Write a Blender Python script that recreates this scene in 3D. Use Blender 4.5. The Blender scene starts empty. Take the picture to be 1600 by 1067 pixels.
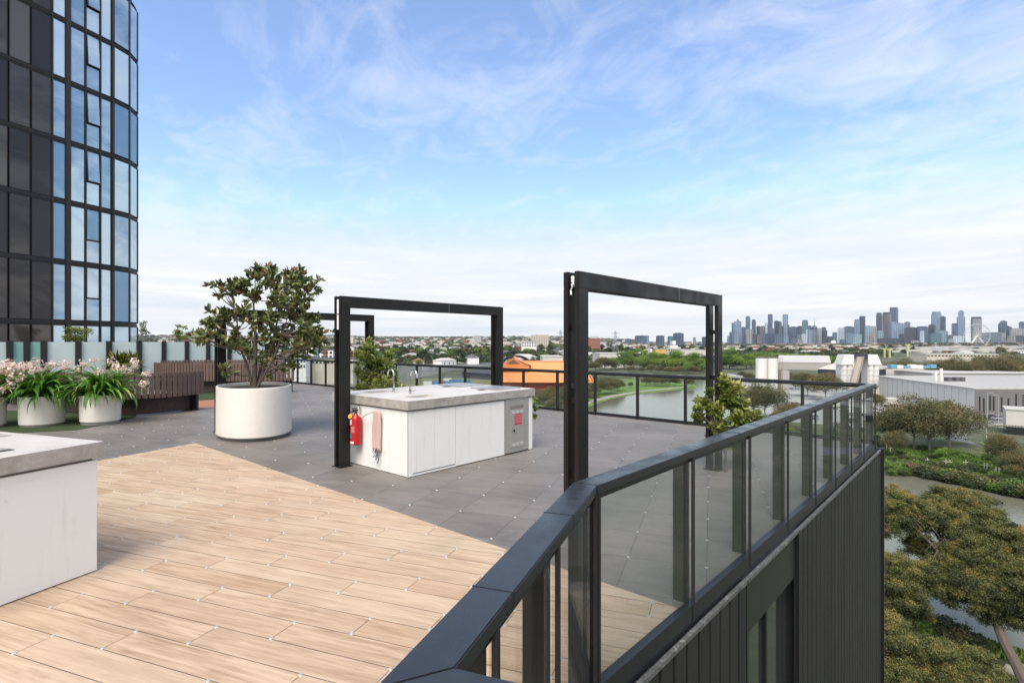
import bpy, bmesh, math, random
import numpy as np
from mathutils import Vector, Matrix
from mathutils.geometry import tessellate_polygon
S = bpy.context.scene
COL = S.collection
R = math.radians
F = 848.0; HZ = 533.5; EYE = 1.7; GZ = -25.0
# ---- place frames: terrace axes u (41.5 deg right of view) and v, paver axes p and q -------------
UX, UY = 0.6626, 0.7490
PX_, PY_ = 0.3453, 0.9385
AU = math.atan2(UY, UX); AP = math.atan2(PY_, PX_)
def UV(u, v, z=0.0): return Vector((UX*u-UY*v, UY*u+UX*v, z))
def PQ(p, q, z=0.0): return Vector((PX_*p-PY_*q, PY_*p+PX_*q, z))
def toPQ(x, y): return (x*PX_+y*PY_, -x*PY_+y*PX_)
def toUV(x, y): return (x*UX+y*UY, -x*UY+y*UX)
def GP(px, py, z=0.0):                       # point of the level z seen in that direction
    Y = F*(EYE-z)/(py-HZ); return Vector(((px-800)/F*Y, Y, z))
def DP(px, py, Y): return Vector(((px-800)/F*Y, Y, EYE-(py-HZ)*Y/F))
# ---- node helper -------------------------------------------------------------------------------
class V_:
    def __init__(s, nt, sock): s.nt, s.s = nt, sock
    def _m(s, op, o=None, o2=None, clamp=False):
        n = s.nt.nodes.new('ShaderNodeMath'); n.operation = op; n.use_clamp = clamp
        s.nt.links.new(s.s, n.inputs[0])
        for i, x in ((1, o), (2, o2)):
            if x is None: continue
            if isinstance(x, V_): s.nt.links.new(x.s, n.inputs[i])
            else: n.inputs[i].default_value = x
        return V_(s.nt, n.outputs[0])
    def __add__(s, o): return s._m('ADD', o)
    def __sub__(s, o): return s._m('SUBTRACT', o)
    def __mul__(s, o): return s._m('MULTIPLY', o)
    def __truediv__(s, o): return s._m('DIVIDE', o)
    def floor(s): return s._m('FLOOR')
    def fract(s): return s._m('FRACT')
    def lt(s, o): return s._m('LESS_THAN', o)
    def gt(s, o): return s._m('GREATER_THAN', o)
    def mx(s, o): return s._m('MAXIMUM', o)
    def mn(s, o): return s._m('MINIMUM', o)
    def clamp(s): return s._m('ADD', 0.0, clamp=True)
class NT:
    def __init__(s, nt): s.nt = nt
    def n(s, t, **kw):
        n = s.nt.nodes.new(t)
        for k, v in kw.items(): setattr(n, k, v)
        return n
    def link(s, a, b): s.nt.links.new(a.s if isinstance(a, V_) else a, b)
    def val(s, sock): return V_(s.nt, sock)
    def obj(s): return s.n('ShaderNodeTexCoord').outputs['Object']
    def xyz(s, sock):
        n = s.n('ShaderNodeSeparateXYZ'); s.link(sock, n.inputs[0]); return [V_(s.nt, o) for o in n.outputs]
    def comb(s, x, y, z=0.0):
        n = s.n('ShaderNodeCombineXYZ')
        for i, a in enumerate((x, y, z)):
            if isinstance(a, V_): s.link(a, n.inputs[i])
            else: n.inputs[i].default_value = a
        return n.outputs[0]
    def noise(s, vec, scale, detail=3, rough=.55, dist=0):
        n = s.n('ShaderNodeTexNoise'); n.inputs['Scale'].default_value = scale
        n.inputs['Detail'].default_value = detail; n.inputs['Roughness'].default_value = rough
        n.inputs['Distortion'].default_value = dist
        if vec is not None: s.link(vec, n.inputs['Vector'])
        return V_(s.nt, n.outputs['Fac'])
    def white(s, vec):
        n = s.n('ShaderNodeTexWhiteNoise', noise_dimensions='3D'); s.link(vec, n.inputs['Vector']); return V_(s.nt, n.outputs['Value'])
    def scl(s, vec, x, y, z):
        n = s.n('ShaderNodeMapping'); n.inputs['Scale'].default_value = (x, y, z); s.link(vec, n.inputs['Vector']); return n.outputs[0]
    def ramp(s, fac, stops):
        n = s.n('ShaderNodeValToRGB'); e = n.color_ramp.elements
        while len(e) < len(stops): e.new(0.5)
        for i, (p, c) in enumerate(stops): e[i].position = p; e[i].color = (*c, 1)
        s.link(fac, n.inputs[0]); return n.outputs[0]
    def mix(s, fac, a, b):
        n = s.n('ShaderNodeMix', data_type='RGBA')
        for k, x in ((0, fac), (6, a), (7, b)):
            if isinstance(x, V_): s.link(x, n.inputs[k])
            elif isinstance(x, (int, float)): n.inputs[k].default_value = x
            elif isinstance(x, tuple): n.inputs[k].default_value = (*x, 1)
            else: s.link(x, n.inputs[k])
        return n.outputs[2]
    def bump(s, h, strength=.3, dist=.01):
        n = s.n('ShaderNodeBump'); n.inputs['Strength'].default_value = strength; n.inputs['Distance'].default_value = dist
        s.link(h, n.inputs['Height']); return n.outputs[0]
def newmat(name):
    m = bpy.data.materials.new(name); m.use_nodes = True
    t = NT(m.node_tree); b = m.node_tree.nodes['Principled BSDF']
    return m, t, b
def pmat(name, col, rough=.6, metal=0.0, ns=3.0, amt=.15, bump=0.0, bscale=None, rnd=0.0, spec=.5, stretch=(1,1,1), rvar=0.0, dust=None):
    """plain painted/mineral surface with soft mottling"""
    m, t, b = newmat(name)
    o = t.scl(t.obj(), *stretch)
    f = t.noise(o, ns, 5)
    f2 = t.noise(o, ns*9, 3)
    k = (f*.7+f2*.3-.5)*(2*amt)+1.0
    if rnd:
        oi = t.val(t.n('ShaderNodeObjectInfo').outputs['Random']); k = k*((oi-.5)*(2*rnd)+1.0)
    vm = t.n('ShaderNodeVectorMath', operation='SCALE'); vm.inputs[0].default_value = col
    t.link(k, vm.inputs['Scale']); base = vm.outputs[0]
    if dust:
        dm = ((t.noise(o, ns*2.3, 8, .72, .8)-dust[0])*dust[1]).clamp(); base = t.mix(dm*dust[2], base, dust[3])
    t.link(base, b.inputs['Base Color'])
    b.inputs['Roughness'].default_value = rough
    if rvar: t.link(((f-.5)*(2*rvar)+rough).clamp(), b.inputs['Roughness'])
    b.inputs['Metallic'].default_value = metal
    b.inputs['Specular IOR Level'].default_value = spec
    if bump: t.link(t.bump(t.noise(o, bscale or ns*12, 4), bump, .01), b.inputs['Normal'])
    return m
def leafmat(name, stops, rough=.55, trans=.25, rnd=.12, spec=.35):
    m, t, b = newmat(name)
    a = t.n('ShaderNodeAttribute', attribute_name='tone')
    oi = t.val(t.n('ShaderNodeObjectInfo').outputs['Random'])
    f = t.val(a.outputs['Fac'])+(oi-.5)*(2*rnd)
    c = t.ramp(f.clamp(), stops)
    t.link(c, b.inputs['Base Color']); b.inputs['Roughness'].default_value = rough
    b.inputs['Specular IOR Level'].default_value = spec
    tr = t.n('ShaderNodeBsdfTranslucent'); t.link(c, tr.inputs['Color'])
    mx = t.n('ShaderNodeMixShader'); mx.inputs[0].default_value = trans
    t.link(b.outputs[0], mx.inputs[1]); t.link(tr.outputs[0], mx.inputs[2])
    t.link(mx.outputs[0], m.node_tree.nodes['Material Output'].inputs[0])
    return m
def glassmat(name, tint=(.8,.86,.84), refl=.08, rough=.0, ior=1.5, film=0.0):
    m, t, b = newmat(name)
    tr = t.n('ShaderNodeBsdfTransparent'); tr.inputs[0].default_value = (*tint, 1)
    gl = t.n('ShaderNodeBsdfGlossy'); gl.inputs['Roughness'].default_value = rough; gl.inputs[0].default_value = (.95,.97,1,1)
    fr = t.n('ShaderNodeFresnel'); fr.inputs[0].default_value = ior
    f = (t.val(fr.outputs[0])*.28+refl).clamp()
    mx = t.n('ShaderNodeMixShader'); t.link(f, mx.inputs[0]); t.link(tr.outputs[0], mx.inputs[1]); t.link(gl.outputs[0], mx.inputs[2])
    out = mx.outputs[0]
    if film:
        d = t.n('ShaderNodeBsdfDiffuse'); d.inputs[0].default_value = (.7,.75,.72,1)
        m2 = t.n('ShaderNodeMixShader'); t.link(t.noise(t.obj(), 2.5, 4)*(2*film), m2.inputs[0]); t.link(out, m2.inputs[1]); t.link(d.outputs[0], m2.inputs[2]); out = m2.outputs[0]
    t.link(out, m.node_tree.nodes['Material Output'].inputs[0])
    return m
# ---- mesh helpers --------------------------------------------------------------------------------
def tag(o, label=None, cat=None, group=None, kind=None):
    if label: o['label'] = label
    if cat: o['category'] = cat
    if group: o['group'] = group
    if kind: o['kind'] = kind
    return o
def thing(name, label, cat, loc=(0,0,0), rz=0.0, group=None):
    o = bpy.data.objects.new(name, None); COL.objects.link(o); o.empty_display_size = .2
    o.location = loc; o.rotation_euler = (0, 0, rz)
    return tag(o, label, cat, group)
class MB:
    def __init__(s): s.bm = bmesh.new()
    def face(s, pts):
        return s.bm.faces.new([s.bm.verts.new(p) for p in pts])
    def box(s, x0, x1, y0, y1, z0, z1, rot=0, about=None, bev=0):
        r = bmesh.ops.create_cube(s.bm, size=1); vs = r['verts']
        c = Vector(((x0+x1)/2, (y0+y1)/2, (z0+z1)/2))
        for v in vs: v.co = Vector((v.co.x*(x1-x0), v.co.y*(y1-y0), v.co.z*(z1-z0)))+c
        if rot:
            a = Vector(about) if about else c
            bmesh.ops.rotate(s.bm, verts=vs, cent=a, matrix=Matrix.Rotation(rot, 3, 'Z'))
        if bev:
            es = list({e for v in vs for e in v.link_edges})
            bmesh.ops.bevel(s.bm, geom=es, offset=bev, segments=2, affect='EDGES', profile=.6)
        return vs
    def prism(s, poly, z0, z1, cap=True):
        a = [s.bm.verts.new((p[0], p[1], z0)) for p in poly]; b = [s.bm.verts.new((p[0], p[1], z1)) for p in poly]
        n = len(poly)
        for i in range(n): s.bm.faces.new((a[i], a[(i+1)%n], b[(i+1)%n], b[i]))
        if cap: s.bm.faces.new(b); s.bm.faces.new(a[::-1])
    def cyl(s, x, y, z0, z1, r0, r1=None, n=16):
        r1 = r0 if r1 is None else r1
        bmesh.ops.create_cone(s.bm, cap_ends=True, segments=n, radius1=r0, radius2=r1, depth=z1-z0,
                              matrix=Matrix.Translation((x, y, (z0+z1)/2)))
    def lathe(s, prof, n=32, sx=1, sy=1, cx=0, cy=0):
        rings = []
        for (r, z) in prof:
            rings.append([s.bm.verts.new((cx+r*sx*math.cos(2*math.pi*i/n), cy+r*sy*math.sin(2*math.pi*i/n), z)) for i in range(n)])
        for a, b in zip(rings, rings[1:]):
            for i in range(n): s.bm.faces.new((a[i], a[(i+1)%n], b[(i+1)%n], b[i]))
        return rings
    def tube(s, pts, r, n=6, caps=True):
        pts = [Vector(p) for p in pts]; rr = r if isinstance(r, (list, tuple)) else [r]*len(pts)
        rings = []
        up = Vector((0, 0, 1))
        prev = None
        for i, p in enumerate(pts):
            d = (pts[min(i+1, len(pts)-1)]-pts[max(i-1, 0)])
            if d.length < 1e-9: d = Vector((0, 0, 1))
            d.normalize()
            if prev is None:
                a = d.cross(up if abs(d.z) < .95 else Vector((1, 0, 0))).normalized()
            else:
                a = (prev-d*prev.dot(d)); a = a.normalized() if a.length > 1e-6 else d.orthogonal().normalized()
            prev = a; b = d.cross(a)
            rings.append([s.bm.verts.new(p+(a*math.cos(2*math.pi*k/n)+b*math.sin(2*math.pi*k/n))*rr[i]) for k in range(n)])
        for A, B in zip(rings, rings[1:]):
            for k in range(n): s.bm.faces.new((A[k], A[(k+1)%n], B[(k+1)%n], B[k]))
        if caps:
            s.bm.faces.new(rings[0][::-1]); s.bm.faces.new(rings[-1])
    def build(s, name, mat, parent=None, smooth=False, loc=None, rz=None, kind=None, recalc=True):
        if recalc: bmesh.ops.recalc_face_normals(s.bm, faces=s.bm.faces[:])
        me = bpy.data.meshes.new(name); s.bm.to_mesh(me); s.bm.free()
        if smooth:
            me.polygons.foreach_set('use_smooth', [True]*len(me.polygons))
            try: me.set_sharp_from_angle(angle=R(42))
            except Exception: pass
        o = bpy.data.objects.new(name, me); COL.objects.link(o); me.materials.append(mat)
        if parent: o.parent = parent
        if loc: o.location = loc
        if rz: o.rotation_euler = (0, 0, rz)
        if kind: o['kind'] = kind
        return o
def npmesh(name, V, nper, mat, parent=None, tone=None, smooth=False):
    """V: (N*nper,3) vertices, each run of nper is one face"""
    N = len(V)//nper
    me = bpy.data.meshes.new(name)
    me.vertices.add(len(V)); me.vertices.foreach_set('co', np.ascontiguousarray(V, dtype=np.float32).ravel())
    me.loops.add(len(V)); me.loops.foreach_set('vertex_index', np.arange(len(V), dtype=np.int32))
    me.polygons.add(N); me.polygons.foreach_set('loop_start', np.arange(0, len(V), nper, dtype=np.int32))
    try: me.polygons.foreach_set('loop_total', np.full(N, nper, dtype=np.int32))
    except Exception: pass
    me.update(calc_edges=True)
    if tone is not None:
        a = me.attributes.new('tone', 'FLOAT', 'FACE'); a.data.foreach_set('value', np.ascontiguousarray(tone, dtype=np.float32))
    me.materials.append(mat)
    o = bpy.data.objects.new(name, me); COL.objects.link(o)
    if parent: o.parent = parent
    return o
def unit(a): return a/np.maximum(np.linalg.norm(a, axis=1, keepdims=True), 1e-9)
def leafset(C, L, W, rng, D=None, blade=False, flat=0.0):
    """leaf polygons at centres C: 4-point rhombs, or 6-point blades"""
    n = len(C)
    d = unit(rng.normal(size=(n, 3))) if D is None else unit(D+rng.normal(size=(n, 3))*.45)
    m = rng.normal(size=(n, 3)); m[:, 2] += flat; s = unit(np.cross(d, unit(m)))
    L = np.asarray(L).reshape(-1, 1)*np.ones((n, 1)); W = np.asarray(W).reshape(-1, 1)*np.ones((n, 1))
    L = L*rng.uniform(.7, 1.25, (n, 1)); W = W*rng.uniform(.75, 1.2, (n, 1))
    if blade:
        P = [C-d*L*.5, C-d*L*.2+s*W*.42, C+d*L*.15+s*W*.5, C+d*L*.5, C+d*L*.15-s*W*.5, C-d*L*.2-s*W*.42]
    else:
        P = [C-d*L*.5, C+s*W*.5, C+d*L*.5, C-s*W*.5]
    return np.stack(P, 1).reshape(-1, 3), len(P)
def puffpts(n, rng, c, r, shell=.55, top=.25, lump=.22):
    d = unit(rng.normal(size=(n, 3)))
    d[:, 2] = np.where((d[:, 2] < 0) & (rng.random(n) < top), -d[:, 2], d[:, 2])
    rad = (shell+(1-shell)*rng.random(n))**.8
    ph = rng.uniform(0, 6.28, 4)
    w = 1+lump*(np.sin(d[:, 0]*5+ph[0])*np.sin(d[:, 1]*5+ph[1])+.6*np.sin(d[:, 2]*8+ph[2]+d[:, 0]*7))
    return np.array(c)+d*(rad*w)[:, None]*np.array(r), d
def crown(name, puffs, leafL, leafW, mat, parent, seed=0, dens=1.0, blade=False, lump=.22, topbias=.35, base=.45, shell=.5, droop=0.0):
    rng = np.random.default_rng(seed); CC = []; TT = []; DD = []
    for (x, y, z, rx, ry, rz, n) in puffs:
        n = int(n*dens); c, d = puffpts(n, rng, (x, y, z), (rx, ry, rz), shell=shell, lump=lump)
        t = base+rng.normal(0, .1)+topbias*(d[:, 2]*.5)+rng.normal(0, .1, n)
        CC.append(c); TT.append(t); dd = d.copy(); dd[:, 2] -= droop; DD.append(dd)
    C = np.concatenate(CC); T = np.clip(np.concatenate(TT), 0, 1); D = np.concatenate(DD)
    Vv, k = leafset(C, leafL, leafW, rng, D=D if droop or blade else None, blade=blade)
    return npmesh(name, Vv, k, mat, parent, T)
def limbs(mb, rnd, base, puffs, r0, fork=.4, wig=.15, n=7, lean=None, sub=2):
    """tapered trunk to a fork, then bent limbs towards every puff"""
    base = Vector(base); cx = sum(p[0] for p in puffs)/len(puffs); cy = sum(p[1] for p in puffs)/len(puffs); cz = sum(p[2] for p in puffs)/len(puffs)
    fk = Vector(lean) if lean else base.lerp(Vector((cx, cy, cz)), fork)
    H = (fk-base).length
    pts = [base.lerp(fk, t/4)+Vector((rnd.uniform(-1, 1), rnd.uniform(-1, 1), 0))*wig*.2*H*(t/4 if t < 4 else 0) for t in range(5)]
    mb.tube(pts, [r0*(1.25 if t == 0 else 1-.08*t) for t in range(5)], n)
    for p in puffs:
        e = Vector((p[0], p[1], p[2]))+Vector((rnd.uniform(-.3, .3)*p[3], rnd.uniform(-.3, .3)*p[4], 0))
        st = pts[4] if rnd.random() < .6 else pts[3]
        L = (e-st).length
        mid = st.lerp(e, .5)+Vector((rnd.uniform(-1, 1), rnd.uniform(-1, 1), rnd.uniform(-.2, 1.0)))*wig*L
        q = [st.lerp(mid, t/3).lerp(mid.lerp(e, t/3), t/3) for t in range(4)]
        rr = r0*rnd.uniform(.32, .55)
        mb.tube(q, [rr, rr*.75, rr*.5, rr*.22], 5, caps=False)
        for _ in range(sub):
            k = rnd.uniform(.35, .9); a = st.lerp(mid, k).lerp(mid.lerp(e, k), k)
            b = a+Vector((rnd.uniform(-1, 1)*p[3], rnd.uniform(-1, 1)*p[4], rnd.uniform(-.2, 1)*p[5]))
            mb.tube([a, a.lerp(b, .5)+Vector((0, 0, .08*L)), b], [rr*.4, rr*.25, rr*.1], 4, caps=False)
def mkpuffs(rnd, H, W, k, n, zlo=.35, fl=.75):
    out = []
    for i in range(k):
        a = i*2.4+rnd.uniform(-.5, .5); t = (i+.5)/k; rr = W*.5*math.sqrt(t)*.72
        z = H*(zlo+(1-zlo)*(1-.55*t)*rnd.uniform(.7, 1.0)) - H*.12
        r = W*rnd.uniform(.2, .3)
        out.append((rr*math.cos(a), rr*math.sin(a), z, r, r, r*fl, n))
    return out
def copytree(o, loc, rz=0.0, sc=1.0, label=None, group=None):
    r = o.copy(); COL.objects.link(r); r.location = loc; r.rotation_euler = (0, 0, rz)
    r.scale = (sc, sc, sc) if isinstance(sc, (int, float)) else sc
    if label: r['label'] = label
    if group: r['group'] = group
    for ch in list(o.children):
        c = ch.copy(); COL.objects.link(c); c.parent = r
        for g in list(ch.children):
            d = g.copy(); COL.objects.link(d); d.parent = c
    return r
first_used = set()
def place(o, loc, rz=0.0, sc=1.0, label=None, group=None):
    if o.name not in first_used:
        first_used.add(o.name); o.location = loc; o.rotation_euler = (0, 0, rz)
        o.scale = (sc, sc, sc) if isinstance(sc, (int, float)) else sc
        if label: o['label'] = label
        if group: o['group'] = group
        return o
    return copytree(o, loc, rz, sc, label, group)
def sheet(name, pts, z, mat, kind='structure'):
    m = MB(); vs = [m.bm.verts.new((p[0], p[1], z)) for p in pts]
    for tri in tessellate_polygon([[Vector((p[0], p[1], 0)) for p in pts]]): m.bm.faces.new([vs[i] for i in tri])
    for f in m.bm.faces:
        f.normal_update()
        if f.normal.z < 0: f.normal_flip()
    return m.build(name, mat, kind=kind, recalc=False)
def gsheet(name, pix, z, mat): return sheet(name, [GP(a, b, GZ) for a, b in pix], z, mat)
def inpoly(x, y, P):
    c = False; n = len(P)
    for i in range(n):
        x1, y1 = P[i][0], P[i][1]; x2, y2 = P[(i+1)%n][0], P[(i+1)%n][1]
        if (y1 > y) != (y2 > y) and x < (x2-x1)*(y-y1)/(y2-y1)+x1: c = not c
    return c
# ================= camera, light, sky ===========================================================
cam = bpy.data.cameras.new('camera'); co = bpy.data.objects.new('camera', cam); COL.objects.link(co)
co.location = (0, 0, EYE); co.rotation_euler = (R(90), 0, 0)
cam.sensor_width = 36; cam.lens = F/1600*36; cam.clip_start = .05; cam.clip_end = 60000
S.camera = co
SUN_AZ, SUN_EL = -163.0, 54.0       # degrees from the viewing direction, clockwise
sl = bpy.data.lights.new('sun', 'SUN'); so = bpy.data.objects.new('sun', sl); COL.objects.link(so)
sl.energy = 2.5; sl.angle = R(36); sl.color = (1, .93, .84)
sd = Vector((math.sin(R(SUN_AZ))*math.cos(R(SUN_EL)), math.cos(R(SUN_AZ))*math.cos(R(SUN_EL)), math.sin(R(SUN_EL))))
so.rotation_euler = sd.to_track_quat('Z', 'Y').to_euler()
w = bpy.data.worlds.new('World'); S.world = w; w.use_nodes = True
t = NT(w.node_tree); bg = w.node_tree.nodes['Background']
sky = t.n('ShaderNodeTexSky', sky_type='NISHITA'); sky.sun_disc = False
sky.sun_elevation = R(SUN_EL); sky.sun_rotation = R(SUN_AZ); sky.air_density = 1.0; sky.dust_density = .6; sky.ozone_density = 1.6
dirv = t.n('ShaderNodeTexCoord').outputs['Generated']
x, y, z = t.xyz(dirv)
zz = z.mx(0.0)+.10
cx, cy = x/zz, y/zz
# high thin cloud, drawn out along one wind direction
a1 = t.comb(cx*.55+cy*.25, cy*.32-cx*.12)
n1 = t.noise(a1, 1.5, 10, .6, .9)
n2 = t.noise(t.comb(cx*1.3+cy*.7, cy*.9-cx*.5), 2.8, 10, .66, .8)
n3 = t.noise(t.comb(cx*.35, cy*.35, 3.3), .9, 3, .5)
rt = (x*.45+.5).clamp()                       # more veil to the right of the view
cir = ((n1*.46+n2*.54+(n3-.5)*.65+rt*.20+(y*(-1.0)).mx(0.0)*.35-.535)*2.7).clamp()  # negative-y term: unseen extra cloud behind the camera, added to whiten the ambient light
# low layered bank near the horizon
zb = (z*1.0).mx(0.0)
lay = t.noise(t.comb(x*1.6, zb*26.0+y*.5, y*1.6), 2.3, 7, .6, .5)
hz = (zb*(-3.4)+1.10).clamp()
hz = hz*hz
hband = (zb*(-7.0)+1.35).clamp()
ramp = t.ramp(lay, [(.25, (.66, .70, .75)), (.5, (.83, .85, .875)), (.72, (.97, .97, .97))])
sc = t.n('ShaderNodeVectorMath', operation='SCALE'); t.link(sky.outputs[0], sc.inputs[0]); sc.inputs['Scale'].default_value = 1.0
skyc = t.mix(1.0, sc.outputs[0], (1, 1, 1)); 
mulb = t.n('ShaderNodeMix', data_type='RGBA', blend_type='MULTIPLY'); mulb.inputs[0].default_value = 1
t.link(sc.outputs[0], mulb.inputs[6]); mulb.inputs[7].default_value = (.88, .925, 1.03, 1)
CLW = 4.3
unseen_cloud = ((z*2.4-1.55).mx(y*(-1.6)-.15)).clamp()*(n3*.5+.65).clamp()  # cloud above and behind the view, unseen, added for neutral ambient light
vmn = t.n('ShaderNodeVectorMath', operation='MINIMUM'); t.link(mulb.outputs[2], vmn.inputs[0]); vmn.inputs[1].default_value = (CLW*.66, CLW*.745, CLW*.89)
veil = t.mix((n3*.12).clamp(), vmn.outputs[0], (CLW*.84, CLW*.90, CLW*.97))
c1 = t.mix((cir*.74).mx(unseen_cloud*.88), veil, (CLW*.97, CLW*.98, CLW*1.0))
rs = t.n('ShaderNodeVectorMath', operation='SCALE'); t.link(ramp, rs.inputs[0]); rs.inputs['Scale'].default_value = CLW*1.04
c15 = t.mix((hz*.80).clamp(), c1, (CLW*.80, CLW*.845, CLW*.895))
c2 = t.mix((hband*(lay*1.2+.42)).clamp(), c15, rs.outputs[0])
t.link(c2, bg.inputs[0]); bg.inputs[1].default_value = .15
S.view_settings.view_transform = 'Standard'; S.view_settings.look = 'None'; S.view_settings.gamma = 1
S.view_settings.exposure = 0.84
S.render.engine = 'CYCLES'
S.cycles.transparent_max_bounces = 24; S.cycles.max_bounces = 8; S.cycles.volume_bounces = 0
# ================= materials ====================================================================
M = {}
M['black'] = pmat('black_powdercoat', (.014, .015, .017), .38, 0, 4, .3, spec=.5)
M['frame'] = pmat('frame_steel_paint', (.012, .011, .011), .45, 0, 3, .25, spec=.35, rvar=.5, dust=(.56, 5, .35, (.06, .055, .05)))
M['rail'] = pmat('rail_aluminium', (.035, .038, .044), .32, .3, 5, .35, spec=.55, bump=.03, bscale=60, rvar=.35, dust=(.58, 4, .18, (.10, .10, .10)))
M['postplate'] = pmat('post_galvanised', (.026, .025, .025), .6, 0, 8, .6, spec=.25)
M['concrete'] = None
M['white_cab'] = None
M['white_gloss'] = pmat('planter_cement', (.72, .68, .63), .6, 0, 2.5, .09, bump=.05, bscale=50, dust=(.58, 5, .35, (.42, .37, .31)))
M['plinth'] = pmat('plinth_grey', (.2, .19, .18), .8)
M['chrome'] = pmat('chrome', (.7, .7, .7), .12, 1, 5, .05)
M['steel'] = pmat('brushed_steel', (.46, .45, .43), .42, .6, 4, .14, stretch=(1, 1, 12))
M['dark'] = pmat('dark_void', (.008, .008, .008), .7)
M['soil'] = pmat('soil_bark', (.09, .065, .045), .95, 0, 30, .6, bump=.8, bscale=90)
M['brown'] = pmat('slat_brown', (.115, .074, .062), .6, 0, 3, .25, stretch=(8, 8, .6), rnd=.1)
M['brown_dark'] = pmat('slat_dark', (.05, .034, .03), .7, 0, 3, .2)
M['bark'] = pmat('bark_grey', (.11, .085, .068), .85, 0, 6, .5, bump=.5, stretch=(1, 1, .3))
M['bark_pale'] = pmat('bark_pale', (.24, .205, .175), .8, 0, 2, .45, bump=.3, stretch=(1, 1, .3))
M['red'] = pmat('extinguisher_red', (.42, .012, .015), .3, 0, 4, .1)
M['signred'] = pmat('sign_red', (.5, .02, .03), .5)
M['white'] = pmat('plain_white', (.75, .75, .74), .5, 0, 2, .05)
M['pink'] = pmat('cloth_pink', (.56, .40, .37), .9, 0, 10, .15, bump=.3)
M['navy'] = pmat('cloth_blue', (.03, .05, .11), .9)
M['yellow'] = pmat('tag_yellow', (.6, .33, .03), .6)
M['teal'] = pmat('label_teal', (.03, .22, .22), .6)
M['hose'] = pmat('hose_black', (.01, .01, .01), .5)
M['hosepale'] = pmat('hose_pale', (.5, .48, .46), .4)
M['glass'] = glassmat('balustrade_glass', (.935, .95, .945), .0)
M['glassfar'] = glassmat('balustrade_glass_clear', (.94, .965, .955), .0)
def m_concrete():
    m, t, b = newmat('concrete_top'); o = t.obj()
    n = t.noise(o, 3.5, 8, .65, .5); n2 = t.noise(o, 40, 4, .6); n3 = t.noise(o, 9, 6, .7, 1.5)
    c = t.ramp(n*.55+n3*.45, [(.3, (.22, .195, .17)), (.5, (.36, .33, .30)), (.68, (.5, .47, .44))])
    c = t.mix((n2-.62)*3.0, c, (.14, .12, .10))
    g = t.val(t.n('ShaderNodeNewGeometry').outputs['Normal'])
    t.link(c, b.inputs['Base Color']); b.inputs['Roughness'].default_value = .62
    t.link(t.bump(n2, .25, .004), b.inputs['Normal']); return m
def m_concrete_top():
    m, t, b = newmat('concrete_polished'); o = t.obj()
    n = t.noise(o, 3, 8, .65, .5); n2 = t.noise(o, 50, 4, .6)
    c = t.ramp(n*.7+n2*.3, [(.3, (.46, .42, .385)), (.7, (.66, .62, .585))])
    t.link(c, b.inputs['Base Color']); b.inputs['Roughness'].default_value = .5; return m
def m_cab():
    m, t, b = newmat('white_laminate'); o = t.obj()
    s1 = t.noise(t.scl(o, 9, 9, .9), 1.4, 6, .65, .3); s2 = t.noise(o, 6, 7, .7, 1.0)
    f = ((s1-.56)*3.0).clamp()*.45+((s2-.63)*6.0).clamp()*.5
    c = t.mix(f.clamp(), (.80, .79, .765), (.45, .37, .29))
    t.link(c, b.inputs['Base Color']); b.inputs['Roughness'].default_value = .5; return m
M['concrete'] = m_concrete(); M['ctop'] = m_concrete_top(); M['white_cab'] = m_cab()
def m_frost(name, c0, c1):
    m, t, b = newmat(name); g = t.n('ShaderNodeTexCoord').outputs['Object']
    xx, yy, z_ = t.xyz(g); n = t.noise(t.scl(g, .6, .6, .5), .9, 3)
    c = t.mix(n, c0, c1); t.link(c, b.inputs['Base Color']); b.inputs['Roughness'].default_value = .28
    tr = t.n('ShaderNodeBsdfTranslucent'); t.link(c, tr.inputs[0]); mx = t.n('ShaderNodeMixShader'); mx.inputs[0].default_value = .12
    t.link(b.outputs[0], mx.inputs[1]); t.link(tr.outputs[0], mx.inputs[2]); t.link(mx.outputs[0], m.node_tree.nodes['Material Output'].inputs[0]); return m
M['frost'] = m_frost('frosted_glass', (.46, .57, .57), (.68, .76, .77)); M['frostg'] = m_frost('frosted_green_glass', (.20, .45, .40), (.32, .56, .51))
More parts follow.
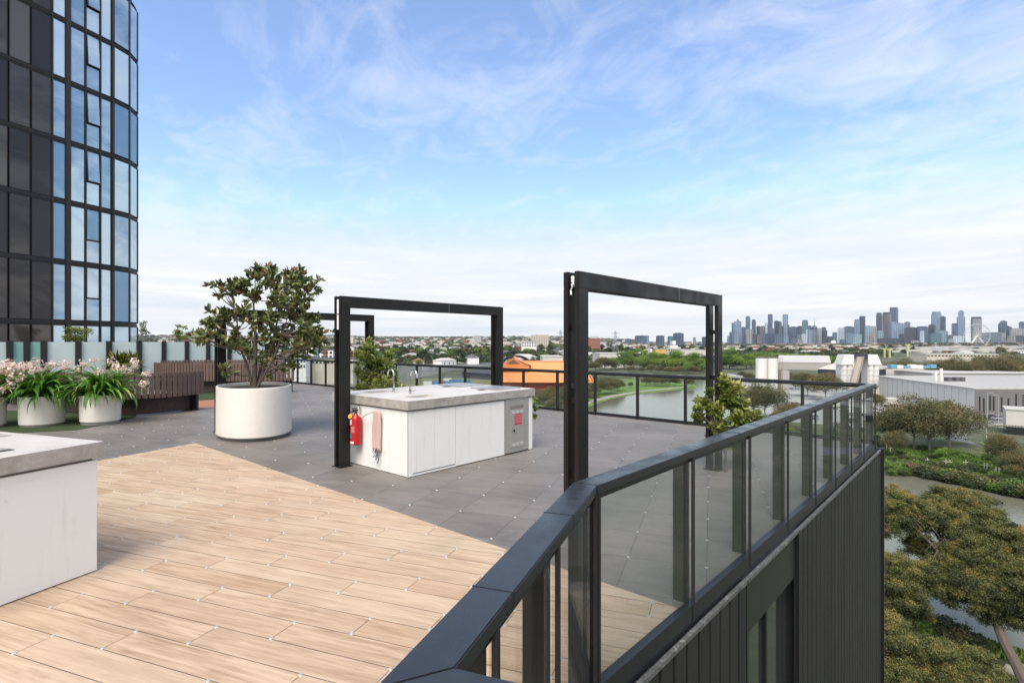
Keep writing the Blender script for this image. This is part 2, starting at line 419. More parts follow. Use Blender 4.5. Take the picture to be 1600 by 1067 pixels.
def m_wood():
    m, t, b = newmat('timber_look_pavers'); p, q, z_ = t.xyz(t.obj())
    rw = .2; row = ((p-2.230)/rw).floor(); fr = ((p-2.230)/rw).fract()
    sh = (q-3.963+row*.4)/1.2; cl = sh.floor(); fc = sh.fract()
    rnd = t.white(t.comb(row, cl, 1.0)); rnd2 = t.white(t.comb(row, cl, 7.0))
    gv = t.comb(p*22.0+rnd*40.0, q*1.5+rnd2*30.0, rnd)
    g = t.noise(gv, 1.0, 8, .62, 1.1); g2 = t.noise(t.comb(p*70.0+rnd*9.0, q*5.0), 1.0, 4, .6)
    blot = t.noise(t.comb(p, q), 1.1, 5, .6)
    f = g*.62+g2*.18+blot*.2
    c = t.ramp(f, [(.30, (.22, .14, .085)), (.43, (.39, .27, .175)), (.56, (.53, .39, .27)), (.72, (.61, .485, .36))])
    c = t.mix(((rnd-.5)*.55).mx(0.0), c, (.36, .205, .11)); c = t.mix(((rnd2-.45)*.5).mx(0.0), c, (.62, .51, .39))
    stain = ((t.noise(t.comb(p*1.0, q*.7), 1.7, 8, .7, .8)-.60)*5.0).clamp()
    c = t.mix(stain*.5, c, (.15, .105, .07))
    spot = ((t.noise(t.comb(p, q), 19.0, 3, .6)-.73)*12.0).clamp()*((t.noise(t.comb(p, q, 5.0), .9, 3)-.45)*6.0).clamp()
    c = t.mix(spot*.8, c, (.10, .07, .05))
    groove = fr.lt(.011).mx(fr.gt(.989)).mx(fc.lt(.0018)).mx(fc.gt(.9982))
    c = t.mix(groove, c, (.06, .042, .028))
    t.link(c, b.inputs['Base Color']); t.link(stain*(-.12)+.52, b.inputs['Roughness'])
    b.inputs['Specular IOR Level'].default_value = .35
    t.link(t.bump(g*.4-groove, .6, .003), b.inputs['Normal']); return m
def m_grey():
    m, t, b = newmat('grey_stone_pavers'); p, q, z_ = t.xyz(t.obj())
    a = (p-4.934)/.598; c_ = (q-.036)/.583; ra, rc = a.floor(), c_.floor(); fa, fc = a.fract(), c_.fract()
    rnd = t.white(t.comb(ra, rc, 2.0))
    g = t.noise(t.comb(p*7.0+rnd*20.0, q*1.6+rnd*9.0), 1.0, 8, .65, .6); bl = t.noise(t.comb(p, q), .7, 6, .6)
    fn = t.noise(t.comb(p, q), 60.0, 3, .6)
    f = g*.45+bl*.35+fn*.2+(rnd-.5)*.10
    c = t.ramp(f, [(.3, (.105, .092, .082)), (.5, (.168, .15, .135)), (.72, (.235, .21, .19))])
    wet = ((t.noise(t.comb(p, q, 9.0), .85, 7, .65, .6)-.6)*8.0).clamp()
    c = t.mix(wet*.6, c, (.05, .047, .046))
    pale = ((t.noise(t.comb(p*1.0, q*.8, 4.0), 1.6, 9, .72, .9)-.57)*4.0).clamp(); c = t.mix(pale*.35, c, (.30, .285, .27))
    grit = ((t.noise(t.comb(p, q, 2.0), 24.0, 4, .7)-.66)*10.0).clamp(); c = t.mix(grit*.5, c, (.05, .045, .04))
    groove = fa.lt(.0045).mx(fa.gt(.9955)).mx(fc.lt(.005)).mx(fc.gt(.995))
    c = t.mix(groove*.75, c, (.03, .03, .03))
    t.link(c, b.inputs['Base Color']); t.link(wet*(-.2)+.55, b.inputs['Roughness'])
    t.link(t.bump(fn*.12-groove, .5, .003), b.inputs['Normal']); return m
M['wood'] = m_wood(); M['pave'] = m_grey()
M['clip'] = pmat('clip_metal', (.46, .455, .44), .5, .3, 5, .1)
M['turf'] = pmat('artificial_turf', (.035, .06, .017), .95, 0, 8, .4, bump=1, bscale=200)
M['redpave'] = pmat('red_pavers', (.32, .15, .09), .8, 0, 4, .2)
M['clad'] = pmat('cladding_charcoal', (.027, .027, .028), .55, 0, 3, .6, spec=.25, stretch=(1, 1, .25))
M['flash'] = pmat('flashing_silver', (.12, .12, .12), .5, .3, 9, .8, dust=(.52, 6, .8, (.45, .44, .41)))
# ================= terrace floor ================================================================
A = Vector((.4156, 2.65, 0)); B = Vector((-.123, 1.171, 0)); C3 = B+Vector((.9385, -.3453, 0))*3.0
dA = (A-B).normalized(); iA = UV(2.20, 1.50); iB = B+Vector((-dA.y, dA.x, 0))*.055-dA*.055; iC = C3-Vector((.3453, .9385, 0))*.055
terr = [UV(10.85, 1.50), UV(10.85, 24.4), UV(9.5, 24.4), UV(9.5, 40), UV(-6, 40), Vector((-26, 2, 0)), Vector((-26, -7, 0)), Vector((C3.x, -7, 0)), iC, iB, iA]
def pqsheet(name, pts, z, mat, ox=True):
    m = MB(); m.face([(*toPQ(p[0], p[1]), z) for p in pts]); bmesh.ops.triangulate(m.bm, faces=m.bm.faces[:])
    for f in m.bm.faces:
        f.normal_update()
        if f.normal.z < 0: f.normal_flip()
    return m.build(name, mat, kind='structure', rz=AP, recalc=False)
pave = pqsheet('paved_terrace', terr, 0.0, M['pave'])
apex = UV(3.29, 9.98); bl = Vector((-.40, -.9165, 0))
left = apex+bl*14
wood_poly = [UV(3.29, 1.50), apex, left, Vector((left.x, -7, 0)), Vector((C3.x, -7, 0)), iC, iB, iA]
# (A lies on the edge v=1.42 close to the corner)
wood = pqsheet('timber_deck', wood_poly, .004, M['wood'])
def clips(name, pts, z, r=.0135):
    m = MB()
    for (x_, y_) in pts:
        vs = []; k = 8
        top = m.bm.verts.new((x_, y_, z+.0065))
        r1 = [m.bm.verts.new((x_+r*.75*math.cos(6.283*i/k), y_+r*.75*math.sin(6.283*i/k), z+.0055)) for i in range(k)]
        r2 = [m.bm.verts.new((x_+r*math.cos(6.283*i/k), y_+r*math.sin(6.283*i/k), z+.0002)) for i in range(k)]
        for i in range(k):
            m.bm.faces.new((top, r1[i], r1[(i+1)%k])); m.bm.faces.new((r1[i], r2[i], r2[(i+1)%k], r1[(i+1)%k]))
    return m.build(name, M['clip'])
wp = [toPQ(p[0], p[1]) for p in wood_poly]; tp = [toPQ(p[0], p[1]) for p in terr]
pts = []
for row in range(-8, 60):
    for k in range(-12, 20):
        q = 3.963-.4*row+1.2*k
        for dp in (0.008, .192):
            p = 2.230+.2*row+dp
            if inpoly(p, q, wp): pts.append((p, q))
c = clips('paver_clips', pts, .004); c.parent = wood; c['kind'] = 'stuff'
pts = []
for i in range(-12, 30):
    for j in range(-8, 40):
        p = 4.934+.598*i; q = .036+.583*j
        if inpoly(p, q, tp) and not inpoly(p, q, wp): pts.append((p, q))
c = clips('paver_clips', pts, 0.0); c.parent = pave; c['kind'] = 'stuff'
sheet('turf_patch', [GP(-200, 640), GP(100, 642), GP(215, 645), GP(212, 652), GP(160, 664), GP(120, 672), GP(40, 676), GP(-200, 690)], .006, M['turf'])
sheet('turf_patch', [GP(300, 611), GP(338, 610), GP(338, 624), GP(300, 626)], .006, M['turf'])
sheet('red_paving', [GP(300, 626.5), GP(338, 624.5), GP(338, 636.5), GP(300, 642)], .006, M['redpave'])
# ================= building under the terrace ===================================================
bt = thing('terrace_building', 'charcoal clad building edge below the glass balustrade on the right', 'building', UV(0, 0), AU)
U = lambda p: toUV(p[0], p[1])
m = MB()
core = [(10.78, 1.62), (10.78, 24.35), (9.45, 24.35), (9.45, 39.9), (-5.9, 39.9)]+[U(Vector((-26, 2))), U(Vector((-26, -7))), U(Vector((C3.x, -7)))]
Ai = U(A); Bi = U(B); Ci = U(C3)
core += [(Ci[0]-.1, Ci[1]+.12), (Bi[0]-.1, Bi[1]+.12), (Ai[0]-.02, 1.62)]
m.prism(core, GZ, -.03); m.build('wall', M['clad'], bt)
# boards
m = MB(); v0 = 1.415
def board(u0, u1, z0, z1):
    m.box(u0+.016, u1-.016, v0-.014, v0+.03, z0, z1, bev=.004); m.box(u1-.004, u1+.004, v0+.018, v0+.03, z0, z1)
u = 2.30
while u < 10.9:
    if not (4.24 < u+.09 < 5.80): board(u, u+.1815, -25, -.13)
    else: board(u, u+.1815, -25, -2.75)
    u += .1815
m.build('cladding', M['clad'], bt)
m = MB(); m.box(2.26, 10.99, v0+.032, 1.60, -25, -2.9); m.box(2.26, 4.27, v0+.032, 1.60, -2.9, -.12); m.box(5.80, 10.99, v0+.032, 1.60, -2.9, -.12)
m.box(4.275, 5.795, v0+.01, 1.60, -.57, -.12); m.box(4.275, 4.31, v0-.02, v0+.009, -2.9, -.12); m.box(5.76, 5.80, v0-.02, v0+.009, -2.9, -.12)
m.build('wall_backing', M['black'], bt)
m = MB(); m.box(2.22, 11.0, v0-.018, v0+.010, -.128, -.118); m.box(2.22, 11.0, v0-.020, v0-.0181, -.145, -.118); m.build('flashing', M['flash'], bt)
wf = MB()
for (a, b_) in ((4.31, 4.36), (4.98, 5.03), (5.71, 5.76)): wf.box(a, b_, 1.47, 1.55, -2.9, -.575)
wf.box(4.36, 5.71, 1.471, 1.549, -.625, -.575)
wfo = wf.build('window', M['black'], bt)
m = MB(); m.box(4.36, 5.71, 1.50, 1.51, -2.9, -.6); M['darkglass'] = pmat('dark_window_glass', (.16, .17, .16), .03, .75, 2, .2, spec=.8); m.build('pane', M['darkglass'], wfo)
m = MB(); m.box(10.96, 11.02, 1.36, 1.60, -25, -.1); m.build('corner_trim', M['black'], bt)
# fascia below the angled run
m = MB(); d = (A-B).normalized(); nrm = Vector((d.y, -d.x, 0))
def quadbox(mb, P, Q, off0, off1, z0, z1, nn=None):
    """box along P->Q, thickness from off0 to off1 along the right-hand normal"""
    P = Vector(P); Q = Vector(Q); d_ = (Q-P).normalized(); n_ = Vector((d_.y, -d_.x, 0))
    mb.prism([P+n_*off0, Q+n_*off0, Q+n_*off1, P+n_*off1], z0, z1)
# ================= balustrades ==================================================================
def balustrade(label, P, Q, ts, glass, outward=1, railw=.125, ends=(0, 0), plate=.10, thk=.02, zb=-.02, groupn=None, name='glass_balustrade', trimA=0, trimB=0, full=True):
    """P->Q outer top edge in world; rail lies to the left of travel when outward=1"""
    P = Vector(P); Q = Vector(Q); L = (Q-P).length; an = math.atan2(Q.y-P.y, Q.x-P.x)
    b = thing(name, label, 'balustrade', P, an)
    s = outward                         # inward is +y*s
    m = MB()
    m.prism([(trimA, 0), (L+trimB, 0), (L-ends[1], railw*s), (ends[0], railw*s)], .952, .998)
    m.bm.normal_update(); bmesh.ops.bevel(m.bm, geom=[e for e in m.bm.edges], offset=.004, segments=2, affect='EDGES')
    r = m.build('top_rail', M['rail'], b, smooth=True)
    for k in ([L*.235, L*.69] if full else []): m = MB(); m.box(k, k+.004, (.0-.001)*s, (railw+.001)*s, .953, .9995); m.build('joint', M['black'], r)
    m = MB(); m.box(0, L, .002*s, .05*s, zb-.10, zb+.03); m.box(0, L, .0545*s, .09*s, zb-.10, zb-.01); m.build('bottom_channel', M['black'], b)
    m = MB(); m.box(0, L, .015*s, .045*s, .925, .951); m.build('glass_clip_rail', M['black'], b)
    for t_ in ts:
        m = MB(); m.box(t_-thk/2, t_+thk/2, -.004*s, .013*s, zb-.08, .951) if full else None
        m.box(t_-.006, t_+.006, .034*s, (.034+plate)*s, zb-.09, .949) if full else m.box(t_-.02, t_+.02, .05*s, (.05+plate)*s, zb-.09, .949)
        if full: pass
        m.build('post', M['postplate'] if full else M['black'], b)
    tt = sorted(ts)
    if tt[0] > .25: tt = [0.01]+tt
    if tt[-1] < L-.25: tt = tt+[L-.01]
    for a, c_ in zip(tt, tt[1:]):
        m = MB(); m.box(a+.014, c_-.014, .018*s, .030*s, zb+.02, .93); m.build('glass_panel', glass, b)
    return b
# right run along u
RP = UV(2.26, 1.44); RQ = UV(10.80, 1.44)
ps = [.012, 1.135, 2.23, 3.306, 4.375, 5.38, 6.40, 7.36, 8.41]
balustrade('glass balustrade with wide dark rail running from the angled bend to the far corner', RP, RQ, ps, M['glass'], 1, ends=(-.023, 0), plate=.105)
# angled run
L2 = (A-B).length
balustrade('short angled glass balustrade nearest the camera at bottom centre', B, A, [.25, .86, L2-.02], M['glass'], 1, ends=(-.125, -.023), plate=.105)
# near run, only its rail top comes into the picture
balustrade('dark balustrade rail turning right at the bottom edge of the photo', B, C3, [.9, 1.9, 2.9], M['glass'], -1, ends=(-.125, 0), plate=.1, name='glass_balustrade')
FP = UV(10.80, 24.2); FQ = UV(10.80, 1.44)
Lf = (FP-FQ).length
balustrade('long straight glass balustrade along the far edge of the grey terrace', FQ, FP, [1.10+1.09*k for k in range(20)], M['glassfar'], 1, railw=.06, ends=(.127, 0), trimA=.127, plate=.075, zb=.03, full=False)
# ================= steel portal frames ==========================================================
def portal_frame(u0, u1, v, label, fitting):
    b = thing('steel_portal_frame', label, 'frame', UV(u0, v), AU, 'black steel portal frames on the terrace')
    L = u1-u0
    for k, vv in enumerate((0.0, .118)):
        m = MB(); w_ = .15; H = 2.315
        pts_o = [(0, 0), (0, H), (L, H), (L, 0)]
        m.box(0, w_, vv, vv+.05, 0.002, H-w_, ); m.box(L-w_, L, vv, vv+.05, 0.002, H-w_); m.box(0, L, vv, vv+.05, H-w_+.0005, H)
        bmesh.ops.bevel(m.bm, geom=m.bm.edges[:], offset=.004, segments=2, affect='EDGES')
        po = m.build('portal', M['frame'], b, smooth=True)
        m = MB(); m.box(L*.60, L*.60+.004, vv-.0015, vv+.0515, H-w_-.001, H+.0015); m.build('weld_seam', M['steel'], po)
    for (x_, z_) in ((.05, .5), (.05, 1.15), (.05, 1.8), (L-.1, .55), (L-.1, 1.2), (L-.1, 1.8)): m = MB(); m.box(x_, x_+.05, .05, .118, z_, z_+.05); m.build('spacer', M['frame'], b)
    m = MB(); m.box(-.02, .17, -.02, .19, .0005, .012); m.build('base_plate', M['frame'], b); m = MB(); m.box(L-.17, L+.02, -.02, .19, .0005, .012); m.build('base_plate', M['frame'], b)
    if fitting == 'strip':
        m = MB(); m.box(-.004, .02, .053, .093, 1.86, 2.27, bev=.004); st = m.build('light_strip', M['white'], b)
        m = MB(); m.tube([(-.006, .035, 2.07), (-.012, .07, 2.075), (-.006, .105, 2.07)], .005, 6); m.build('hook', M['chrome'], st)
    else:
        m = MB()
        for z_ in (2.20, 2.235, 2.265): m.cyl(.03, .082, z_-.012, z_+.012, .02, .02, 10)
        m.tube([(.02, .082, 2.27), (.0, .06, 2.20), (.02, .10, 2.15), (.0, .082, 2.11)], .008, 6); m.build('hinge', M['white'], b)
        m = MB(); m.cyl(.03, .082, 1.29, 1.33, .022, .022, 12); m.build('knob', M['dark'], b)
    return b
portal_frame(3.92, 7.27, 2.69, 'tallest looking black portal frame just behind the angled balustrade bend', 'hinge')
portal_frame(3.94, 7.18, 6.56, 'black portal frame standing over the white barbecue bench with sinks', 'strip')
portal_frame(3.94, 7.36, 10.80, 'farthest black portal frame, behind the big potted tree', 'strip')
# ================= barbecue benches =============================================================
def bench_centre():
    b = thing('barbecue_bench', 'white barbecue bench with concrete top, two sinks and hotplates beneath the portal frame', 'bench', UV(4.21, 5.45), AU)
    L, W = 2.435, 1.72
    m = MB(); m.box(.03, L-.03, .03, W-.03, 0, .055); m.build('plinth', M['dark'], b)
    m = MB(); m.box(.012, L-.012, .020, W-.012, .05, .82); m.box(0, .0115, 0, 1.21-.43, .008, .822); m.box(0, .0115, 1.214-.43, W, .008, .822)
    m.box(0, .07, -.0005, .019, .008, .822); m.box(L-.09, L, -.0005, .019, .008, .822); m.box(.0705, .798, 0.0, .019, .008, .032)
    cab = m.build('cabinet', M['white_cab'], b)
    for (a, c_, z0, z1) in ((.0725, .423, .045, .815), (.427, .79, .045, .815), (.80, 1.775, .012, .815)):
        m = MB(); m.box(a, c_, -.004, .017, z0, z1, bev=.0015); m.build('door' if c_ < .8 else 'panel', M['white_cab'], b)
    m = MB(); m.box(.02, L-.02, .02, W-.02, .82, .845); m.build('shadow_gap', M['plinth'], b)
    # slab with two sink holes: built from strips around the holes
    def slab(z0, z1, mat, nm):
        m = MB(); X = [-.03, .29, .71, L+.03]; Ys = [-.03, .22, .48, 1.22, 1.48, W+.03]
        for i in range(3):
            for j in range(5):
                if i == 1 and j in (1, 3): continue
                m.face([(X[i], Ys[j], z1), (X[i+1], Ys[j], z1), (X[i+1], Ys[j+1], z1), (X[i], Ys[j+1], z1)])
        for j in (1, 3):
            a = [(X[1], Ys[j]), (X[2], Ys[j]), (X[2], Ys[j+1]), (X[1], Ys[j+1])]
            for k in range(4): p, q = a[k], a[(k+1)%4]; m.face([(*p, z1), (*q, z1), (*q, z1-.05), (*p, z1-.05)])
        bmesh.ops.remove_doubles(m.bm, verts=m.bm.verts[:], dist=.0005)
        return m.build(nm, mat, b)
    slab(.845, .9585, M['ctop'], 'countertop')
    m = MB(); o = [(-.03, -.03), (L+.03, -.03), (L+.03, W+.03), (-.03, W+.03)]
    m.prism([(x_*1.0, y_) for x_, y_ in o], .845, .9575, cap=False); m.face([(*p, .845) for p in o]); e = m.build('slab_edge', M['concrete'], b)
    for yy in (.22, 1.22):
        m = MB(); r = m.box(.285, .715, yy-.005, yy+.265, .80, .95)
        top = max(m.bm.faces, key=lambda f: f.calc_center_median().z); bmesh.ops.delete(m.bm, geom=[top], context='FACES')
        s_ = m.build('sink', M['steel'], b); m = MB(); m.cyl(.5, yy+.13, .801, .806, .03); m.build('drain', M['dark'], s_)
    for (x_, y_, dy) in ((.56, .68, -1), (.55, 1.05, 1)):
        m = MB(); m.cyl(x_, y_, .959, 1.03, .022, .020); m.cyl(x_, y_, 1.03, 1.055, .014, .012)
        arc = [(x_, y_, 1.05), (x_, y_, 1.20)]+[(x_, y_+dy*.075*(1-math.cos(a)), 1.21+.09*math.sin(a)) for a in [k*math.pi/8 for k in range(0, 9)]]+[(x_, y_+dy*.15, 1.185)]
        m.tube(arc, .0115, 10); tp_ = m.build('tap', M['chrome'], b, smooth=True)
        m = MB(); m.tube([(x_, y_, 1.0), (x_+.02, y_-.05, 1.005), (x_+.03, y_-.085, 1.02)], [.009, .008, .006], 8); m.build('lever', M['chrome'], tp_, smooth=True)
    for yy, x0 in ((1.0, 1.82), (.16, 1.78)):
        m = MB(); m.box(x0, x0+.56, yy, yy+.56, .9595, .975, bev=.004); h = m.build('hotplate', M['steel'], b)
        m = MB(); m.box(x0-.13, x0-.02, yy+.2, yy+.30, .9595, .963); m.build('drip_slot', M['dark'], h)
    m = MB(); m.box(1.79, 2.33, -.010, .018, .02, .835, bev=.002); m.build('steel_surround', M['steel'], b)
    m = MB(); m.box(1.90, 2.215, -.022, -.0105, .09, .665, bev=.002); m.box(1.875, 2.24, -.012, -.0104, .04, .80)
    dr = m.build('steel_door', M['steel'], b)
    m = MB(); m.box(1.90, 2.20, -.016, -.0125, .675, .73)
    m.build('vent_slot', M['plinth'], dr)
    m = MB()
    for k in range(3):
        for z_ in (.615, .635, .125, .15): m.box(1.935+k*.09, 2.0+k*.09, -.0245, -.0225, z_, z_+.008)
    m.build('louvre', M['white'], dr)
    m = MB(); m.box(1.99, 2.145, -.026, -.0225, .435, .595); sg = m.build('warning_sign', M['signred'], dr)
    m = MB(); rr = random.Random(5)
    for k in range(6):
        xx = 2.002
        while xx < 2.125:
            w_ = rr.uniform(.008, .02); m.box(xx, min(xx+w_, 2.135), -.0275, -.0262, .57-k*.022, .578-k*.022); xx += w_+.008
    m.build('sign_text', M['pink'], sg)
    m = MB(); m.box(1.965, 1.985, -.03, -.0225, .33, .37); m.cyl(1.965, -.033, .343, .36, .012); m.build('latch', M['dark'], dr)
    return b
bench_centre()
def bench_near():
    b = thing('barbecue_bench', 'white cabinet bench with thick concrete top at the left edge, nearest the camera', 'bench', PQ(2.71, 4.27), AP)
    L, W = 3.0, 2.3   # extends toward -p and +q
    m = MB(); m.box(-L, 0, 0, W, .012, .825, bev=.003); m.build('cabinet', M['white_cab'], b)
    m = MB(); m.box(-L+.02, -.02, .02, W-.02, .0, .011); m.box(-L+.02, -.02, .02, W-.02, .826, .848); m.build('shadow_gap', M['plinth'], b)
    m = MB(); m.box(-L, .028, -.028, W, .848, .9575); m.build('slab_edge', M['concrete'], b)
    m = MB(); m.box(-L, .0275, -.0275, W, .9578, .9595); m.build('countertop', M['ctop'], b)
    m = MB(); m.box(-1.15, -.42, .22, .90, .960, .972, bev=.003); h = m.build('hotplate', M['concrete'], b)
    m = MB(); m.box(-1.17, -.40, .20, .92, .9598, .9625); m.build('hotplate_frame', M['dark'], h)
    m = MB(); m.box(-.36, -.06, .9, 1.5, .960, .966, bev=.002); m.build('lid', M['concrete'], b)
bench_near()
# extinguisher and cloth on the left end of the centre bench (face u = 4.21)
def extinguisher():
    b = thing('fire_extinguisher', 'red fire extinguisher hanging on the end of the white barbecue bench', 'fire extinguisher', UV(4.21-.082, 6.49, .30), AU)
    m = MB(); m.lathe([(.0, 0), (.062, 0), (.074, .012), (.075, .03), (.075, .335), (.07, .365), (.05, .392), (.026, .41), (.022, .425), (0, .425)], 28)
    body = m.build('cylinder', M['red'], b, smooth=True)
    # label on the side facing out (-u)
    def band(z0, z1, a0, a1, mat, nm, r=.0765):
        m = MB(); k = 10
        for i in range(k):
            p = [a0+(a1-a0)*(i+j)/k for j in (0, 1)]
            m.face([(r*math.cos(p[0]), r*math.sin(p[0]), z0), (r*math.cos(p[1]), r*math.sin(p[1]), z0), (r*math.cos(p[1]), r*math.sin(p[1]), z1), (r*math.cos(p[0]), r*math.sin(p[0]), z1)])
        m.build(nm, mat, body)
    pi = math.pi
    band(.275, .345, pi*.80, pi*1.05, M['white'], 'label'); band(.09, .155, pi*.78, pi*1.04, M['teal'], 'label'); band(.02, .05, pi*.85, pi*1.2, M['white'], 'label')
    for k in range(5): band(.175+k*.017, .182+k*.017, pi*1.0, pi*(1.25-.02*(k%3)), M['pink'], 'label')
    m = MB(); m.cyl(0, 0, .42, .46, .02, .017, 12); m.box(-.05, .03, -.012, .012, .455, .475); m.box(-.055, .02, -.010, .010, .485, .50, rot=.1); m.build('valve', M['hose'], b)
    m = MB(); m.tube([(-.03, .0, .45), (-.06, .05, .44), (-.05, .085, .38), (-.02, .092, .25), (-.01, .092, .1)], .009, 8); m.build('hose', M['hose'], b, smooth=True)
    m = MB(); m.lathe([(.0, 0), (.030, .004), (.034, .012), (0.0, .016)], 10, cx=0, cy=0); t_ = m.build('inspection_tag', M['yellow'], b, loc=(-.07, .02, .385)); t_.rotation_euler = (0, R(-70), R(20))
    m = MB(); m.tube([(0, 0, .41), (.05, 0, .44), (.072, 0, .5)], .006, 6); m.tube([(0.04, 0, .47), (.05, .02, .52), (.05, -.02, .53), (.04, 0, .47)], .005, 6); m.build('bracket', M['chrome'], b)
extinguisher()
def cloth():
    b = thing('hanging_cloth', 'crumpled pale pink cloth strips with dark blue ties hanging beside the fire extinguisher', 'cloth', UV(4.21-.012, 6.07, .27), AU)
    rng = random.Random(3)
    m = MB(); nU, nV = 26, 22; grid = []
    for j in range(nV+1):
        t_ = j/nV; z = .53*(t_)+.0; row = []
        wdt = .068+.02*math.sin(t_*2.6)+.012*(1-t_)
        for i in range(nU+1):
            s_ = i/nU*2-1
            y_ = s_*wdt+.012*math.sin(t_*5)
            dep = -.025-.026*math.cos(s_*1.5)*(.6+.4*t_)-.010*math.sin(s_*9+t_*3)-.006*math.sin(s_*17-t_*9)
            zz_ = z if j else z-.012*math.sin(s_*7)
            row.append(m.bm.verts.new((dep, y_, zz_-.02*(s_*s_)*(1 if t_ > .9 else 0))))
        grid.append(row)
    for j in range(nV):
        for i in range(nU): m.bm.faces.new((grid[j][i], grid[j][i+1], grid[j+1][i+1], grid[j+1][i]))
    c_ = m.build('cloth_body', M['pink'], b, smooth=True)
    md = c_.modifiers.new('sol', 'SOLIDIFY'); md.thickness = .006
    for (yy, ln, k) in ((.045, .10, M['navy']), (.02, .16, M['hosepale']), (-.015, .12, M['navy']), (-.05, .17, M['navy']), (.0, .09, M['navy'])):
        m = MB(); P = [(-.04, yy, .03), (-.05, yy+.01, -ln*.3), (-.035, yy-.006, -ln*.65), (-.045, yy+.012, -ln)]
        for a, c2 in zip(P, P[1:]): m.face([(a[0], a[1]-.009, a[2]), (a[0]+.004, a[1]+.009, a[2]), (c2[0]+.004, c2[1]+.009, c2[2]), (c2[0], c2[1]-.009, c2[2])])
        m.build('tie', k, b)
    m = MB(); m.tube([(-.06, .04, .50), (-.09, .13, .47), (-.10, .22, .42), (-.085, .33, .44), (-.06, .38, .46)], .009, 8); m.build('nozzle_tube', M['hosepale'], b, smooth=True)
cloth()
# ================= tower on the left ============================================================
def m_tower_glass(name, c0, c1, rough, spec):
    m, t, b = newmat(name); o = t.obj()
    n = t.noise(t.scl(o, .25, .25, .6), 1.0, 4, .6, .8)
    oi = t.val(t.n('ShaderNodeObjectInfo').outputs['Random'])
    c = t.ramp((n+(oi-.5)*.75).clamp(), [(.3, c0), (.7, c1)])
    t.link(c, b.inputs['Base Color']); b.inputs['Roughness'].default_value = rough; b.inputs['Specular IOR Level'].default_value = spec
    b.inputs['Metallic'].default_value = .5
    t.link(t.bump(t.noise(o, .5, 2), .1, .02), b.inputs['Normal'])
    return m
M['tdark'] = m_tower_glass('tower_dark_spandrel', (.03, .028, .03), (.125, .11, .10), .08, .7)
M['tblue'] = m_tower_glass('tower_window_glass', (.20, .34, .50), (.66, .78, .86), .04, .9)
M['tframe'] = pmat('tower_frame', (.022, .019, .019), .45, 0, 2, .2)
Q0 = 31.0
tw = thing('apartment_tower', 'dark glass apartment tower with rounded corner and open hopper windows at left', 'building', PQ(0, Q0), AP)
PE, RR = 20.45, 2.6
# outline of the facade in local (p, q-Q0): straight face at y=0, rounded corner, then away
arc = [(PE+RR*math.sin(a), RR-RR*math.cos(a)) for a in [k*math.pi/2/8 for k in range(9)]]
def ring(off, endback=16):
    pts = [(-9, -off)]
    for k in range(9):
        a = k*math.pi/2/8; pts.append((PE+(RR+off)*math.sin(a), RR-(RR+off)*math.cos(a)))
    return pts+[(PE+RR+off, endback), (-9, endback)]
m = MB(); m.prism(ring(-.22), GZ, 24); m.build('wall', M['tframe'], tw)
for k in range(-9, 8):
    zc = 2.67+3.08*k
    m = MB(); m.prism(ring(.02), zc-.12, zc+.10); m.prism(ring(.06), zc-.05, zc-.01)
    m.prism(ring(.04), zc+.04, zc+.06); m.build('floor_band', M['tframe'], tw)
xs_dark = [(12.2, 13.05), (13.1, 13.95), (14.0, 14.85), (14.9, 15.72), (15.78, 16.62), (16.68, 17.52)]
xs_glass = [(17.58, 18.15), (18.38, 19.06), (19.86, 20.40)]
rt_ = random.Random(4)
def panel(x0, x1, z0, z1, mat, y=-.0, name='window', fr=.03, tilt=0.0, parent=tw):
    o_ = None
    m = MB()
    for (a, b_, c, d) in ((x0, x0+fr, z0, z1), (x1-fr, x1, z0, z1), (x0+fr, x1-fr, z0, z0+fr), (x0+fr, x1-fr, z1-fr, z1)): m.box(a, b_, y-.02, y+.05, c, d)
    o_ = m.build(name, M['tframe'], parent)
    m = MB(); m.box(x0+fr+.001, x1-fr-.001, y, y+.02, z0+fr+.001, z1-fr-.001); pn = m.build('pane', mat, o_); zm_ = (z0+z1)/2; xm_ = (x0+x1)/2; ra = rt_.uniform(-.012, .012); pn.rotation_euler = (0, 0, ra); pn.location = (xm_-xm_*math.cos(ra), -xm_*math.sin(ra), 0)
    return o_
rt_ = random.Random(4)
